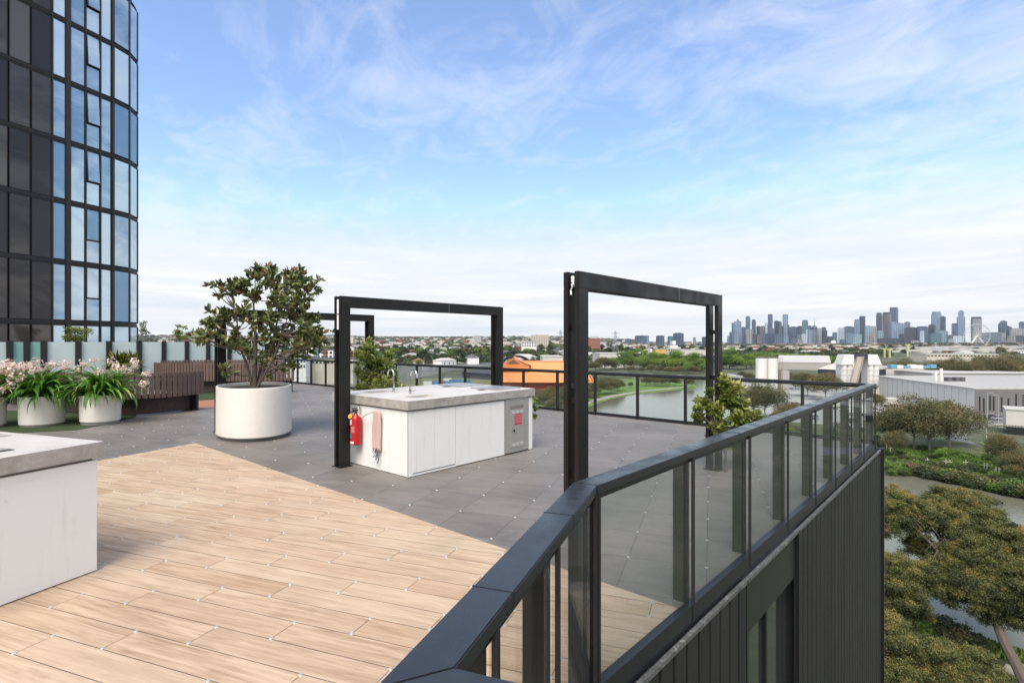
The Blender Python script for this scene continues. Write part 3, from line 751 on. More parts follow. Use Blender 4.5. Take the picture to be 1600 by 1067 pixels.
for k in range(-1, 6):
    z0 = 2.67+3.08*k+.12; z1 = z0+3.08-.25
    lo = k < 0
    for (a, b_) in xs_dark[1 if k >= 0 else 2:]: panel(a, b_, z0, z1, M['tdark'], name='spandrel_panel', fr=.02)
    for (a, b_) in xs_glass: panel(a, b_, z0, z1, M['tblue'])
    # opening light: fixed lower pane, hopper above
    zm = z0+(z1-z0)*.42
    panel(19.12, 19.80, z0, zm, M['tblue'])
    op = k >= 2
    w_ = panel(19.14, 19.78, zm+.02, z1, M['tblue'] , y=-.01, name='window')
    if op:   # hinged at its head, foot swung out
        w_.location = (0, 0, 0); piv = z1; ang = R(-4)
        w_.rotation_euler = (ang, 0, 0)
        c_, s_ = math.cos(ang), math.sin(ang)
        w_.location = (0, piv*s_, piv-piv*c_)
        m = MB(); m.box(19.12, 19.80, .03, .05, zm, z1); m.build('window_reveal', M['dark'], tw)
    # curved corner panes
    for (i0, i1) in ((0, 2), (2, 4), (4, 6), (6, 8)):
        P0 = arc[i0]; P1 = arc[i1]
        d = Vector((P1[0]-P0[0], P1[1]-P0[1], 0)); Ld = d.length; an = math.atan2(d.y, d.x)
        m = MB(); m.box(.05, Ld-.05, -.09, -.06, z0+.03, z1-.03); o_ = m.build('window', M['tblue'], tw, loc=(P0[0], P0[1], 0), rz=an)
        m = MB(); m.box(-.04, .045, -.13, .04, z0-.02, z1+.02); m.build('mullion', M['tframe'], o_)
for xx in (17.55, 18.26, 19.09, 19.83, 20.44):
    m = MB(); wd = .11 if xx == 18.26 else .03
    m.box(xx-wd, xx+wd, -.055, .02, -.6, 22); m.build('mullion', M['tframe'], tw)
# ================= frosted screen ================================================================
scn = thing('frosted_glass_screen', 'row of frosted glass panels between black posts in front of the tower', 'screen', UV(0, 24), AU)
us = [.5, 1.45, 2.40, 2.82, 3.25, 4.17, 5.05, 5.98, 6.80, 7.60, 8.38, 9.2, 10.0, 10.78]
for i, u in enumerate(us):
    m = MB(); wd = .085 if i < 8 else .06
    m.box(u-wd, u+wd, -.10, .02, 0, 1.72); m.build('post', M['black'], scn)
for i, (a, b_) in enumerate(zip(us, us[1:])):
    m = MB(); m.box(a+.088, b_-.088, -.02, 0, .06, 1.68); m.build('glass_panel', M['frostg'] if i in (2, 3) else M['frost'], scn)
m = MB(); m.box(.5, 10.85, -.02, .10, 0, .05); m.build('base_channel', M['black'], scn)
# ================= slatted curved benches ========================================================
def catmull(P, n):
    P = [Vector(p) for p in P]; P = [P[0]*2-P[1]]+P+[P[-1]*2-P[-2]]; out = []
    for i in range(1, len(P)-2):
        for k in range(n):
            t_ = k/n; a, b_, c, d = P[i-1:i+3]
            out.append(.5*((2*b_)+(c-a)*t_+(2*a-5*b_+4*c-d)*t_*t_+(3*b_-a-3*c+d)*t_**3))
    out.append(P[-2]); return out
def walk(path, step):
    out = []; acc = 0.0; nxt = 0.0
    for a, b_ in zip(path, path[1:]):
        L = (b_-a).length
        while nxt <= acc+L and L > 0:
            out.append((a.lerp(b_, (nxt-acc)/L), (b_-a).normalized())); nxt += step
        acc += L
    return out
def slat_bench(label, P, z0=.40, z1=.975, step=.118, seat=True, skirt=True, rs=1, legs=(.5,)):
    path = catmull([Vector((p[0], p[1], 0)) for p in P], 14); o = path[len(path)//2]
    b = thing('slatted_bench', label, 'bench', o, 0)
    rnd = random.Random(rs)
    st = walk(path, step)
    n_sl = len(st)
    big = MB() if n_sl > 100 else None
    for (p, d) in st:
        an = math.atan2(d.y, d.x); q = p-o
        if big: big.box(q.x-.048, q.x+.048, q.y-.014, q.y+.014, z0, z1, rot=an, about=(q.x, q.y, 0))
        else:
            m = MB(); m.box(-.048, .048, -.014, .014, z0, z1, bev=.004); s_ = m.build('slat', M['brown'], b, loc=(q.x, q.y, 0), rz=an)
    if big: big.build('slats', M['brown'], b)
    nrm = [Vector((-d.y, d.x, 0)) for (_, d) in st]
    def strip(mb, off0, off1, za, zb):
        A_ = [p-o+n_*off0 for (p, _), n_ in zip(st, nrm)]; B_ = [p-o+n_*off1 for (p, _), n_ in zip(st, nrm)]
        for i in range(len(A_)-1):
            q4 = [A_[i], A_[i+1], B_[i+1], B_[i]]; mb.prism([(v.x, v.y) for v in q4], za, zb)
    m = MB(); strip(m, .016, .05, z0+.04, z0+.09); strip(m, .016, .05, z1-.12, z1-.07); m.build('rail', M['brown_dark'], b)
    if seat:
        m = MB(); strip(m, .06, .52, .41, .45); m.build('seat', M['brown'], b)
    if skirt:
        m = MB(); strip(m, .20, .23, .03, .40); m.build('skirt', M['brown_dark'], b)
    for k in legs:
        p, d = st[int(k*(n_sl-1))]; q = p-o; an = math.atan2(d.y, d.x)
        m = MB(); m.box(-.03, .03, -.0, .45, .002, z0-.005); m.build('leg', M['black'], b, loc=(q.x, q.y, 0), rz=an)
    return b
slat_bench('nearest curved brown slatted bench, running behind the white flower pots', [(-16.6, 16.4), (-14.7, 15.25), (-12.3, 13.6), (-10.2, 12.55), (-9.3, 12.25), (-8.5, 12.25), (-8.0, 12.75), (-7.72, 13.55)], rs=1, legs=(.02, .3, .55, .79, .995), step=.124)
slat_bench('brown slatted bench behind the big white pot, facing the far balustrade', [(-12.45, 18.9), (-11.6, 18.15), (-10.3, 17.8), (-9.2, 17.75), (-8.0, 17.8), (-7.2, 18.1)], rs=2, legs=(.02, .35, .7, .99))
slat_bench('low far curve of brown slats in front of the frosted panels', [(-12.9, 20.0), (-12.2, 20.7), (-11.2, 21.1), (-9.9, 21.3), (-8.9, 21.2)], rs=3, legs=(.1, .9), z0=.45, z1=.99)
# ================= planters ======================================================================
def oval_pot(name, label, loc, rz, a, b_, h, group=None, foot=.05, soil=.05, wall=.045, taper=.0):
    o = thing(name, label, 'planter', loc, rz, group)
    k = b_/a
    m = MB(); m.lathe([(a*(1-taper)-.02, foot), (a*(1-taper), foot+.02), (a-.006, h-.015), (a-.012, h), (a-wall, h), (a-wall-.006, h-.012), (a-wall-.01, h-soil-.04)], 200, sy=k)
    # closed bottom
    m.lathe([(.001, foot), (a*(1-taper)-.02, foot)], 200, sy=k); bmesh.ops.remove_doubles(m.bm, verts=m.bm.verts[:], dist=.0004)
    m.build('pot', M['white_gloss'], o)
    m = MB(); m.lathe([(a*.9, .001), (a*.9, foot)], 48, sy=k); m.build('foot', M['plinth'], o)
    m = MB(); m.lathe([(.001, h-soil+.015), (a*.5, h-soil+.01), (a-wall-.004, h-soil)], 48, sy=k); m.build('soil', M['soil'], o)
    return o
POTC = Vector((-4.72, 9.95, 0))
oval_pot('oval_planter', 'large white oval planter holding the tree on the grey paving', POTC, R(118), .88, .63, .905, foot=.055, soil=.06)
sp_ = [GP(66, 667), GP(157, 664.5), GP(-27, 671)]
potlab = ['white pot of strap leaves and pink flowers, left one of the two in full view', 'white pot nearest the open paving, with flowers leaning right', 'white flower pot cut off by the left edge of the photo']
potpos = []
for i, p in enumerate(sp_):
    dirn = Vector((p.x, p.y, 0)).normalized(); c_ = Vector((p.x, p.y, 0))+dirn*.36; potpos.append(c_)
    oval_pot('round_planter', 'white pot, '+['second from the left edge, standing on the artificial grass', 'rightmost of the small ones, half on the grey paving', 'cut off by the left edge of the photo'][i], c_, R(120), .385 if i == 0 else .365, .385 if i == 0 else .365, .60, 'small white flower pots before the slatted bench', foot=.03 if i != 1 else .05, soil=.05, taper=.05)
# ---- strap-leaved flowering plants
M['strap'] = leafmat('strap_leaf', [(.0, (.03, .085, .012)), (.45, (.075, .20, .022)), (.75, (.17, .32, .04)), (1, (.42, .36, .08))], .38, .25, .05, spec=.5)
M['petal'] = leafmat('petal', [(0, (.66, .38, .35)), (.5, (.86, .70, .62)), (1, (.90, .85, .76))], .6, .3, .0)
M['stem'] = pmat('flower_stem', (.16, .17, .05), .7)
def strap_plant(label, loc, seed, nl=170, lean=(0, 0), nf=11, fx=None):
    rng = np.random.default_rng(seed); rnd = random.Random(seed)
    o = thing('flowering_plant', label, 'plant', loc, 0, 'strap leaved flowering plants in white pots')
    Vs = []; T = []
    for i in range(nl):
        a = rnd.uniform(0, 6.283); L = rnd.uniform(.55, 1.0); w_ = rnd.uniform(.028, .055)
        el = rnd.uniform(.35, 1.45); droop = rnd.uniform(1.5, 3.0)
        p = Vector((rnd.uniform(-.16, .16), rnd.uniform(-.16, .16), 0)); n = 8
        h = Vector((math.cos(a), math.sin(a), 0)); sd_ = Vector((-h.y, h.x, 0)); seg = L/n; e = el
        prev = None; tw_ = rnd.uniform(-.4, .4)
        for k in range(n+1):
            t_ = k/n; w2 = w_*min(1, .35+t_*3)*(1-t_**3.0)+.001
            s2 = (sd_*math.cos(tw_)+Vector((0, 0, 1))*math.sin(tw_))
            q = (p-s2*w2+Vector((0,0,.006)), p-Vector((0, 0, .006)), p+s2*w2+Vector((0,0,.006)))
            if prev:
                Vs += [prev[0], prev[1], q[1], q[0], prev[1], prev[2], q[2], q[1]]; tt = .42+rng.normal(0, .16)*0+rnd.uniform(-.3, .3)*.6+(.5 if (t_ > .85 and i % 5 == 0) else 0)+(.1*t_)
                T += [tt, tt]
            prev = q; p = p+(h*math.cos(e)+Vector((0, 0, 1))*math.sin(e))*seg; e -= droop*seg/L*(.5+t_)
    npmesh('leaves', np.array([tuple(v) for v in Vs]), 4, M['strap'], o, np.clip(np.array(T), 0, 1))
    sm = MB(); FC = []; 
    for i in range(nf):
        a = rnd.uniform(0, 6.283); r = rnd.uniform(.1, .55); hgt = rnd.uniform(.52, .74)
        fx_ = Vector((r*math.cos(a)+lean[0], r*math.sin(a)+lean[1], hgt-.28*max(0, r-.35)))
        if fx and i < len(fx): fx_ = Vector(fx[i])
        sm.tube([(0, 0, 0), (fx_.x*.3, fx_.y*.3, fx_.z*.65), (fx_.x*.75, fx_.y*.75, fx_.z*.93), tuple(fx_)], [.006, .005, .004, .003], 5)
        for j in range(rnd.randint(26, 40)):
            d = Vector((rnd.gauss(0, 1), rnd.gauss(0, 1), rnd.gauss(0, .8))); d = d/d.length*rnd.uniform(.03, .115)
            FC.append((fx_+d, d.normalized()))
            if j % 4 == 0: sm.tube([tuple(fx_-Vector((0, 0, .02))), tuple(fx_+d)], .0018, 4)
    sm.build('flower_stems', M['stem'], o)
    Vs = []; T = []
    for (c_, d) in FC:
        a1_ = d.orthogonal().normalized(); b1 = d.cross(a1_); rot = rnd.uniform(0, 1); tt = rnd.uniform(.1, .95)
        for k in range(6):
            an = rot+k*math.pi/3; e = a1_*math.cos(an)+b1*math.sin(an); s_ = a1_*math.cos(an+1.57)+b1*math.sin(an+1.57); L = rnd.uniform(.019, .029)
            Vs += [c_, c_+e*L*.6+s_*L*.32+d*.002, c_+e*L+d*.005, c_+e*L*.6-s_*L*.32+d*.002]; T.append(tt+rnd.uniform(-.1, .1))
    npmesh('flowers', np.array([tuple(v) for v in Vs]), 4, M['petal'], o, np.clip(np.array(T), 0, 1))
    return o
strap_plant('dark green strap leaved plant with pale pink flowers, in the pot second from left edge', potpos[0]+Vector((0, 0, .57)), 11, 190, nf=12)
strap_plant('strap leaved plant with yellowing right side and flower heads leaning right', potpos[1]+Vector((0, 0, .57)), 12, 190, nf=13, lean=(.10, 0), fx=[(.75, -.1, .62), (.95, 0, .45), (.98, -.1, .25), (.62, .1, .70), (-.45, 0, .55), (-.4, .1, .35), (-.30, -.1, .66)])
strap_plant('strap leaved plant with the densest pink flower heads, at the left edge', potpos[2]+Vector((0, 0, .57)), 13, 170, nf=24, lean=(.35, 0), fx=[(.55, -.2, .62), (.75, -.2, .45), (.45, -.3, .4), (.8, -.25, .3), (.9, -.2, .42), (.62, -.3, .2), (.7, -.2, .58), (.35, -.3, .66), (.5, -.35, .52)])
# ---- magnolia in the oval planter
M['magnolia'] = leafmat('glossy_leaf', [(0, (.03, .045, .013)), (.4, (.09, .12, .032)), (.7, (.18, .21, .06)), (.86, (.20, .13, .05)), (1, (.28, .14, .055))], .30, .10, .0, spec=.6)
def magnolia():
    base = POTC+Vector((.02, .0, .85))
    o = thing('potted_tree', 'glossy brown green leaved tree with several trunks in the large oval planter', 'tree', base, 0)
    rnd = random.Random(21); rng = np.random.default_rng(21)
    k = 9.9/F
    # cluster centres read off the crown silhouette: px, py, rx, ry (in photo px), depth spread added
    cl = [(440,418,24,13),(412,414,22,12),(398,428,20,14),(455,432,20,14),(425,440,28,16),(465,450,18,14),(360,442,14,14),(350,450,12,10),(385,455,18,15),(410,465,26,16),(445,468,26,16),(470,472,16,16),
          (345,488,20,14),(330,500,12,10),(365,482,18,14),(385,495,22,16),(420,492,26,16),(455,492,24,16),(480,498,18,15),(495,515,12,13),(335,525,16,11),(322,522,8,7),(355,518,18,14),(375,530,20,15),
          (405,520,24,15),(440,520,26,16),(470,518,22,16),(488,530,14,12),(350,548,14,10),(382,552,16,13),(415,550,20,14),(445,545,20,14),(470,545,14,12),(360,570,9,8),(425,572,12,11),(400,562,16,10),(447,564,12,10)]
    Vs = []; T = []; tips = []
    for (px, py, rx, ry) in cl:
        for s_ in range((4 if px > 345 else 2) if py < 545 else 1):
            dy = rnd.gauss(0, .38)
            c_ = Vector(((px-391)*k+rnd.uniform(-.5, .5)*rx*k, dy, .85+(597-py)*k-.84+rnd.uniform(-.4, .4)*ry*k))
            tips.append(c_)
    C = []; D = []; L = []
    for c_ in tips:
        # short twigs carrying whorls of leaves
        for tw_ in range(rnd.randint(4, 7)):
            d = Vector((rnd.gauss(0, 1), rnd.gauss(0, 1), rnd.gauss(.45, .8))).normalized(); tip = c_+d*rnd.uniform(.05, .16)
            for j in range(rnd.randint(5, 8)):
                e = (d*.7+Vector((rnd.gauss(0, .75), rnd.gauss(0, .75), rnd.gauss(0, .6)))).normalized()
                C.append(tip+e*.055); D.append(e); L.append(.12)
    C = np.array([tuple(v) for v in C]); D = np.array([tuple(v) for v in D]); n = len(C)
    s_ = unit(np.cross(D, unit(rng.normal(size=(n, 3))+np.array([0, 0, .8])))); L = rng.uniform(.10, .165, (n, 1)); W = L*rng.uniform(.32, .45, (n, 1)); nn = np.cross(D, s_)
    fold = nn*W*.18
    P = [C-D*L*.5, C-D*L*.2+s_*W*.45+fold, C+D*L*.12+s_*W*.5+fold, C+D*L*.5, C+D*L*.12-s_*W*.5+fold, C-D*L*.2-s_*W*.45+fold]
    tone = np.clip(rng.normal(.42, .2, n)+(rng.random(n) < .18)*.35, 0, 1)
    # split along the midrib into two quads so that the fold shows
    V2 = np.stack([P[0], P[1], P[2], P[3], P[0], P[3], P[4], P[5]], 1).reshape(-1, 3)
    npmesh('crown', V2, 4, M['magnolia'], o, np.repeat(tone, 2))
    m = MB()
    stems = [((-.02, 0, 0), (.0, .0, .9), .038), ((.02, .02, 0), (.28, .1, .75), .028), ((-.06, 0, 0), (-.22, -.1, .7), .024), ((.0, .06, 0), (.12, .25, .85), .026), ((.05, -.05, 0), (.42, -.15, .6), .020)]
    nodes = []
    for a, b_, r in stems:
        a, b_ = Vector(a), Vector(b_); mid = a.lerp(b_, .5)+Vector((rnd.uniform(-.05, .05), rnd.uniform(-.05, .05), 0))
        pts_ = [a.lerp(mid, t_/3).lerp(mid.lerp(b_, t_/3), t_/3) for t_ in range(4)]
        top = b_+Vector((b_.x*.5+rnd.uniform(-.1, .1), b_.y*.4, .75)); pts_ += [b_.lerp(top, .5), top]
        m.tube(pts_, [r*1.3, r*1.05, r*.95, r*.85, r*.6, r*.35], 8); nodes += [(p, r*.6) for p in pts_[1:]]
    for c_ in tips:
        cand = [nd for nd in nodes if nd[0].z < c_.z+.05] or nodes
        p, r = min(cand, key=lambda nd: (nd[0]-c_).length+rnd.uniform(0, .25))
        mid = p.lerp(c_, .5)+Vector((0, 0, -.06))
        m.tube([p, p.lerp(mid, .6), mid.lerp(c_, .4), c_], [min(r, .013), .010, .008, .004], 5, caps=False)
    m.build('trunk', M['bark'], o, smooth=True)
magnolia()
# ---- climbers at the far posts, low bush, small trees behind the screen
M['climb'] = leafmat('climber_leaf', [(0, (.03, .05, .01)), (.3, (.09, .13, .025)), (.55, (.22, .27, .06)), (.75, (.36, .38, .11)), (1, (.62, .57, .27))], .35, .3, .0, spec=.5)
def bushpuffs(name, label, cat, loc, P, leafL, mat, seed, group=None, stemr=.02, base_tone=.5, sub=2):
    o = thing(name, label, cat, loc, 0, group)
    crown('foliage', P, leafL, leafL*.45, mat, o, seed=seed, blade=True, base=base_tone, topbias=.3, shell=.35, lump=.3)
    m = MB(); limbs(m, random.Random(seed), (0, 0, 0), P, stemr, fork=.35, wig=.25, sub=sub); m.build('stem', M['bark'], o)
    return o
def px_puffs(loc, L, n, seed, dy=.15):
    rnd = random.Random(seed); Y = loc.y; out = []
    for (px, py, rx, ry) in L:
        p = DP(px, py, Y)-loc; k = Y/F
        out.append((p.x, rnd.uniform(-dy, dy), p.z, rx*k, rx*k*.8, ry*k, int(n*rx*ry/100)))
    return out
l1 = UV(7.22, 10.72); Y1 = l1.y
bushpuffs('climbing_shrub', 'leafy yellow green climber growing up the far post behind the bench taps', 'shrub', l1+Vector((0, 0, 0)),
    px_puffs(l1, [(572,560,12,14),(590,565,14,12),(600,575,16,16),(575,590,18,14),(600,598,18,14),(568,608,12,12),(590,612,16,12),(612,590,10,14),(580,545,12,8),(606,556,10,8),(558,580,6,10),(562,552,8,6),(577,533,6,6)], 210, 31), .085, M['climb'], 31)
l1b = UV(7.9, 10.3)
bushpuffs('low_shrub', 'low yellow leaved shrub beside the climber, just behind the bench top', 'shrub', l1b, px_puffs(l1b, [(625,606,12,7),(640,610,10,6)], 260, 32), .08, M['climb'], 32, base_tone=.7)
l2 = UV(7.15, 2.60); Y2 = l2.y
bushpuffs('climbing_shrub', 'large yellow green climber around the far post of the nearest portal frame', 'shrub', l2,
    px_puffs(l2, [(1118,640,13,13),(1140,625,16,16),(1160,635,15,16),(1150,655,17,14),(1125,668,15,12),(1105,632,14,10),(1098,655,10,10),(1172,652,14,14),(1135,600,12,14),(1150,608,14,12),(1090,638,7,6),(1125,690,12,12),(1145,690,12,12),(1108,612,7,6)], 190, 33, dy=.2), .075, M['climb'], 33)
l3 = UV(7.0, 6.45)
bushpuffs('low_shrub', 'small sparse shrub showing past the right end of the barbecue bench', 'shrub', l3, px_puffs(l3, [(836,625,4,6),(838,640,4,5),(836,652,3,6)], 160, 34), .07, M['climb'], 34, stemr=.01)
M['broml'] = leafmat('spiky_leaf', [(0, (.02, .03, .008)), (.5, (.08, .12, .02)), (1, (.40, .30, .04))], .4, .2)
b_l = Vector(((192-800)/F*19.5, 19.5, .9))
o = thing('spiky_plant', 'spiky yellow green plant standing before the frosted glass panels', 'plant', b_l*1.0-Vector((0, 0, .9)), 0)
rng = np.random.default_rng(8); Cc = []; Dd = []
for (x_, y_, z_) in ((0, 0, .95), (-.35, .1, .9), (.35, 0, .85), (.15, .2, 1.05), (-.15, -.1, 1.0)):
    d = unit(rng.normal(size=(70, 3))+np.array([0, 0, .6])); Cc.append(np.array([x_, y_, z_])+d*.22); Dd.append(d)
Cc = np.concatenate(Cc); Dd = np.concatenate(Dd); s_ = unit(np.cross(Dd, rng.normal(size=Dd.shape))); L = rng.uniform(.3, .5, (len(Cc), 1))
Vv = np.stack([Cc-Dd*L*.5-s_*.012, Cc-s_*.028, Cc+Dd*L*.5, Cc+s_*.028, Cc-Dd*L*.5+s_*.012], 1).reshape(-1, 3)
npmesh('leaves', Vv, 5, M['broml'], o, np.clip(rng.normal(.45, .25, len(Cc)), 0, 1))
m = MB(); m.lathe([(.0, 0), (.45, .0), (.5, .7), (.44, .7), (.42, .6), (0, .6)], 32); m.build('pot', M['plinth'], o)
M['smallleaf'] = leafmat('young_leaf', [(0, (.03, .05, .01)), (.5, (.11, .17, .03)), (1, (.34, .36, .06))], .5, .3)
def small_tree(label, px, ptop, pbase_y, w, Y, mat, seed, sparse=1.0, pale=.5):
    loc = Vector(((px-800)/F*Y, Y, 0)); k = Y/F; H = (533.5-ptop)*k+EYE; rnd = random.Random(seed)
    P = []
    for i in range(9):
        a = rnd.uniform(0, 6.28); r = rnd.uniform(0, w*.38)*k; z = H-rnd.uniform(.05, .95)*(H-1.2)*.55-.12
        P.append((r*math.cos(a), r*math.sin(a), z, w*.22*k, w*.22*k, w*.15*k, int(90*sparse)))
    return bushpuffs('young_tree', label, 'tree', loc, P, .09, mat, seed, stemr=.018, base_tone=pale)
small_tree('bright yellow green young tree in front of the tower base', 122, 509, 0, 42, 26.5, M['smallleaf'], 41, 1.8, .75)
small_tree('thin sparse sapling just right of the tower base', 224, 497, 0, 26, 26.5, M['smallleaf'], 42, .35, .3)
small_tree('small round topped tree above the frosted screen against the sky', 283, 504, 0, 22, 27.0, M['smallleaf'], 43, .8, .75)
# ================= land =========================================================================
def sm(a, b_, x): t_ = min(1, max(0, (x-a)/(b_-a))); return t_*t_*(3-2*t_)
def gh(x, y):
    r = math.hypot(x, y)
    if r < 700: return GZ
    az = math.degrees(math.atan2(x, y))
    k = 1-sm(2, 22, az) if az > -90 else 1
    k2 = .25+.75*k
    far = sm(900, 5200, r)*58*k2+sm(700, 1600, r)*6*k
    und = (math.sin(x*.0021+1)*math.cos(y*.0017)+.6*math.sin(x*.0047+y*.0031))*5*sm(900, 2500, r)*k2
    if az > 14: far = sm(2500, 5000, r)*14; und *= .2
    return GZ+far+und
m = MB(); rads = [0, 60, 150, 300, 500, 700, 850, 1000, 1200, 1400, 1700, 2000, 2400, 2800, 3300, 3900, 4600, 5400, 6500, 8000, 10000]; NA = 240
prev = None
for r in rads:
    if r == 0: prev = [m.bm.verts.new((0, 0, GZ))]*NA; continue
    row = []
    for i in range(NA):
        a = 2*math.pi*i/NA; x_, y_ = r*math.sin(a), r*math.cos(a); row.append(m.bm.verts.new((x_, y_, gh(x_, y_) if y_ > 0 else GZ)))
    for i in range(NA):
        j = (i+1)%NA
        if prev[0] is prev[1]: m.bm.faces.new((prev[0], row[i], row[j]))
        else: m.bm.faces.new((prev[i], row[i], row[j], prev[j]))
    prev = row
def m_ground():
    mm, t, b = newmat('suburban_ground'); o = t.obj()
    n = t.noise(o, .018, 8, .65); n2 = t.noise(o, .12, 5, .6); n3 = t.noise(o, 1.1, 4, .65)
    c = t.ramp(n*.5+n2*.3+n3*.2, [(.36, (.035, .05, .018)), (.48, (.06, .075, .03)), (.55, (.12, .11, .075)), (.68, (.2, .185, .155))])
    t.link(c, b.inputs['Base Color']); b.inputs['Roughness'].default_value = .95; return mm
def m_grass(name, a, b2, c2, s=.35):
    mm, t, b = newmat(name); o = t.obj()
    n = t.noise(o, s, 7, .7); n2 = t.noise(o, s*9, 4, .7)
    c = t.ramp(n*.6+n2*.4, [(.35, a), (.5, b2), (.65, c2)]); t.link(c, b.inputs['Base Color']); b.inputs['Roughness'].default_value = .95
    t.link(t.bump(n2, 1, .3), b.inputs['Normal']); return mm
def m_water():
    mm, t, b = newmat('river_water'); o = t.obj()
    b.inputs['Base Color'].default_value = (.15, .145, .105, 1); b.inputs['Roughness'].default_value = .10; b.inputs['Specular IOR Level'].default_value = .5; b.inputs['IOR'].default_value = 1.33
    n = t.noise(t.scl(o, 1, .5, 1), 1.6, 5, .6, .6); n2 = t.noise(o, .06, 3, .5)
    t.link(t.bump(n*n2*2.0, .22, .12), b.inputs['Normal']); return mm
M['ground'] = m_ground(); M['water'] = m_water()
M['gpark'] = m_grass('park_grass', (.07, .12, .025), (.12, .20, .04), (.19, .25, .075), .12)
M['gbank'] = m_grass('bank_vegetation', (.035, .045, .02), (.075, .095, .035), (.17, .155, .085), .25)
M['gdry'] = m_grass('dry_grass', (.07, .09, .03), (.15, .15, .065), (.22, .20, .10), .15)
M['asph'] = pmat('asphalt', (.155, .15, .155), .9, 0, .08, .15); M['lot'] = pmat('lot_concrete', (.33, .32, .30), .9, 0, .06, .25)
M['path'] = pmat('gravel_path', (.34, .30, .25), .95, 0, .5, .2); M['embank'] = pmat('stone_embankment', (.15, .145, .135), .95, 0, .3, .3)
m.build('ground', M['ground'], kind='structure', smooth=True)
river_px = [(1900,850),(1600,781),(1566,775),(1512,762),(1442,748),(1375,733),(1300,716),(1220,695),(1150,668),(1128,640),(1118,612),(1112,592),(1080,586),(1000,583),(900,581),(820,580),
  (820,586),(900,589),(945,591),(1010,592),(1060,594),(1085,600),(1091,604),(1085,608),(1035,613),(985,618),(950,625),(920,636),(880,660),(850,690),(860,760),(980,860),(1200,935),(1376,952),(1440,960),(1500,985),(1556,1008),(1600,1021),(1900,1110)]
gsheet('park_lawn', [(860,690),(880,660),(925,634),(955,623),(990,616.5),(1037,611.5),(1087,606.5),(1091,603.5),(1083,599.5),(1058,594.5),(1005,592.5),(940,592),(900,591),(820,592),(780,640),(790,690)], GZ+.05, M['gpark'])
gsheet('river', river_px, GZ+.12, M['water'])
gsheet('far_bank', [(1900,848),(1600,780),(1566,774),(1512,761),(1442,747),(1375,732),(1300,715),(1220,694),(1150,667),(1180,655),(1376,672),(1500,690),(1600,715),(1900,790)], GZ+.16, M['gbank'])
gsheet('near_bank', [(1376,955),(1440,963),(1500,988),(1556,1010),(1600,1024),(1900,1113),(1900,1500),(900,1500),(1100,960)], GZ+.16, M['gbank'])
gsheet('river_path', [(1376,716),(1400,722),(1440,728),(1470,735),(1500,741),(1540,750),(1600,764),(1700,790),(1700,796),(1600,769),(1540,755.5),(1500,747),(1470,740),(1440,733.5),(1400,727),(1376,721)], GZ+.20, M['path'])
gsheet('river_path', [(1572,1040),(1600,1050),(1800,1120),(1800,1160),(1600,1075),(1555,1062)], GZ+.20, M['path'])
gsheet('park_path', [(885,655),(925,629),(960,620),(1000,612.5),(1045,608),(1080,604),(1079,603.3),(1045,606.5),(1000,611),(955,617.5),(920,626),(875,655)], GZ+.10, M['path'])
gsheet('factory_yard', [(1140,655),(1376,671),(1420,668),(1500,672),(1530,668),(1900,668),(1900,640),(1500,612),(1376,600),(1250,590),(1120,586),(1122,610),(1130,640)], GZ+.06, M['lot'])
gsheet('road', [(1900,660),(1600,659),(1555,662),(1524,668),(1512,676),(1512,688),(1530,697),(1560,708),(1600,718),(1900,770),(1900,790),(1600,735),(1540,716),(1510,705),(1490,692),(1478,680),(1484,668),(1510,660),(1545,656.5),(1900,655)], GZ+.14, M['asph'])
gsheet('traffic_island', [(1536,666),(1600,662),(1600,664.5),(1545,668)], GZ+.18, M['gdry'])
gsheet('traffic_island', [(1530,692),(1545,694),(1570,702),(1590,712),(1575,711),(1545,701)], GZ+.18, M['gpark'])
gsheet('car_park', [(660,612),(780,612),(880,606),(880,596),(760,590),(640,592),(560,600)], GZ+.06, M['gdry'])
gsheet('stone_embankment', [(380,586),(480,577),(600,572),(700,567),(770,563),(790,567),(700,580),(640,594),(560,604),(380,612)], GZ+.07, M['embank'])
gsheet('bank_grass', [(420,586),(440,560),(560,556),(640,557),(640,568),(560,574),(480,577)], GZ+.06, M['gdry'])
# ================= vegetation variants ==========================================================
M['gum'] = leafmat('gum_leaf', [(0, (.035, .043, .02)), (.35, (.085, .092, .038)), (.6, (.155, .148, .062)), (.8, (.23, .165, .075)), (1, (.30, .18, .08))], .6, .2, .08)
M['green'] = leafmat('green_leaf', [(0, (.04, .07, .016)), (.4, (.10, .18, .03)), (.7, (.21, .31, .055)), (1, (.36, .43, .10))], .6, .25, .12)
M['olive'] = leafmat('olive_leaf', [(0, (.018, .03, .012)), (.5, (.045, .065, .024)), (1, (.11, .125, .05))], .65, .15, .15)
M['rust'] = leafmat('rust_tip_leaf', [(0, (.03, .038, .016)), (.25, (.075, .092, .032)), (.45, (.155, .165, .052)), (.65, (.25, .21, .06)), (1, (.44, .27, .08))], .6, .2, .0)
def tree_proto(name, cat, H, W, k, n, L, leaf, bark, seed, zlo=.4, fl=.7, tr=.22, base=.45):
    rnd = random.Random(seed); P = mkpuffs(rnd, H, W, k, n, zlo, fl)
    o = thing(name, 'tree', cat)
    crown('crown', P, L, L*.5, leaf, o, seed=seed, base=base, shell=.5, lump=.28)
    m = MB(); limbs(m, rnd, (0, 0, 0), P, tr, fork=.5, n=6, sub=1); m.build('trunk', bark, o)
    return o
gumA = tree_proto('gum_tree', 'tree', 13, 12, 15, 900, .40, M['gum'], M['bark_pale'], 51, zlo=.22)
gumB = tree_proto('gum_tree', 'tree', 15, 14, 17, 850, .42, M['gum'], M['bark_pale'], 52, zlo=.22, base=.4)
leafyA = tree_proto('leafy_tree', 'tree', 12, 12, 13, 600, .55, M['green'], M['bark'], 53, zlo=.12)
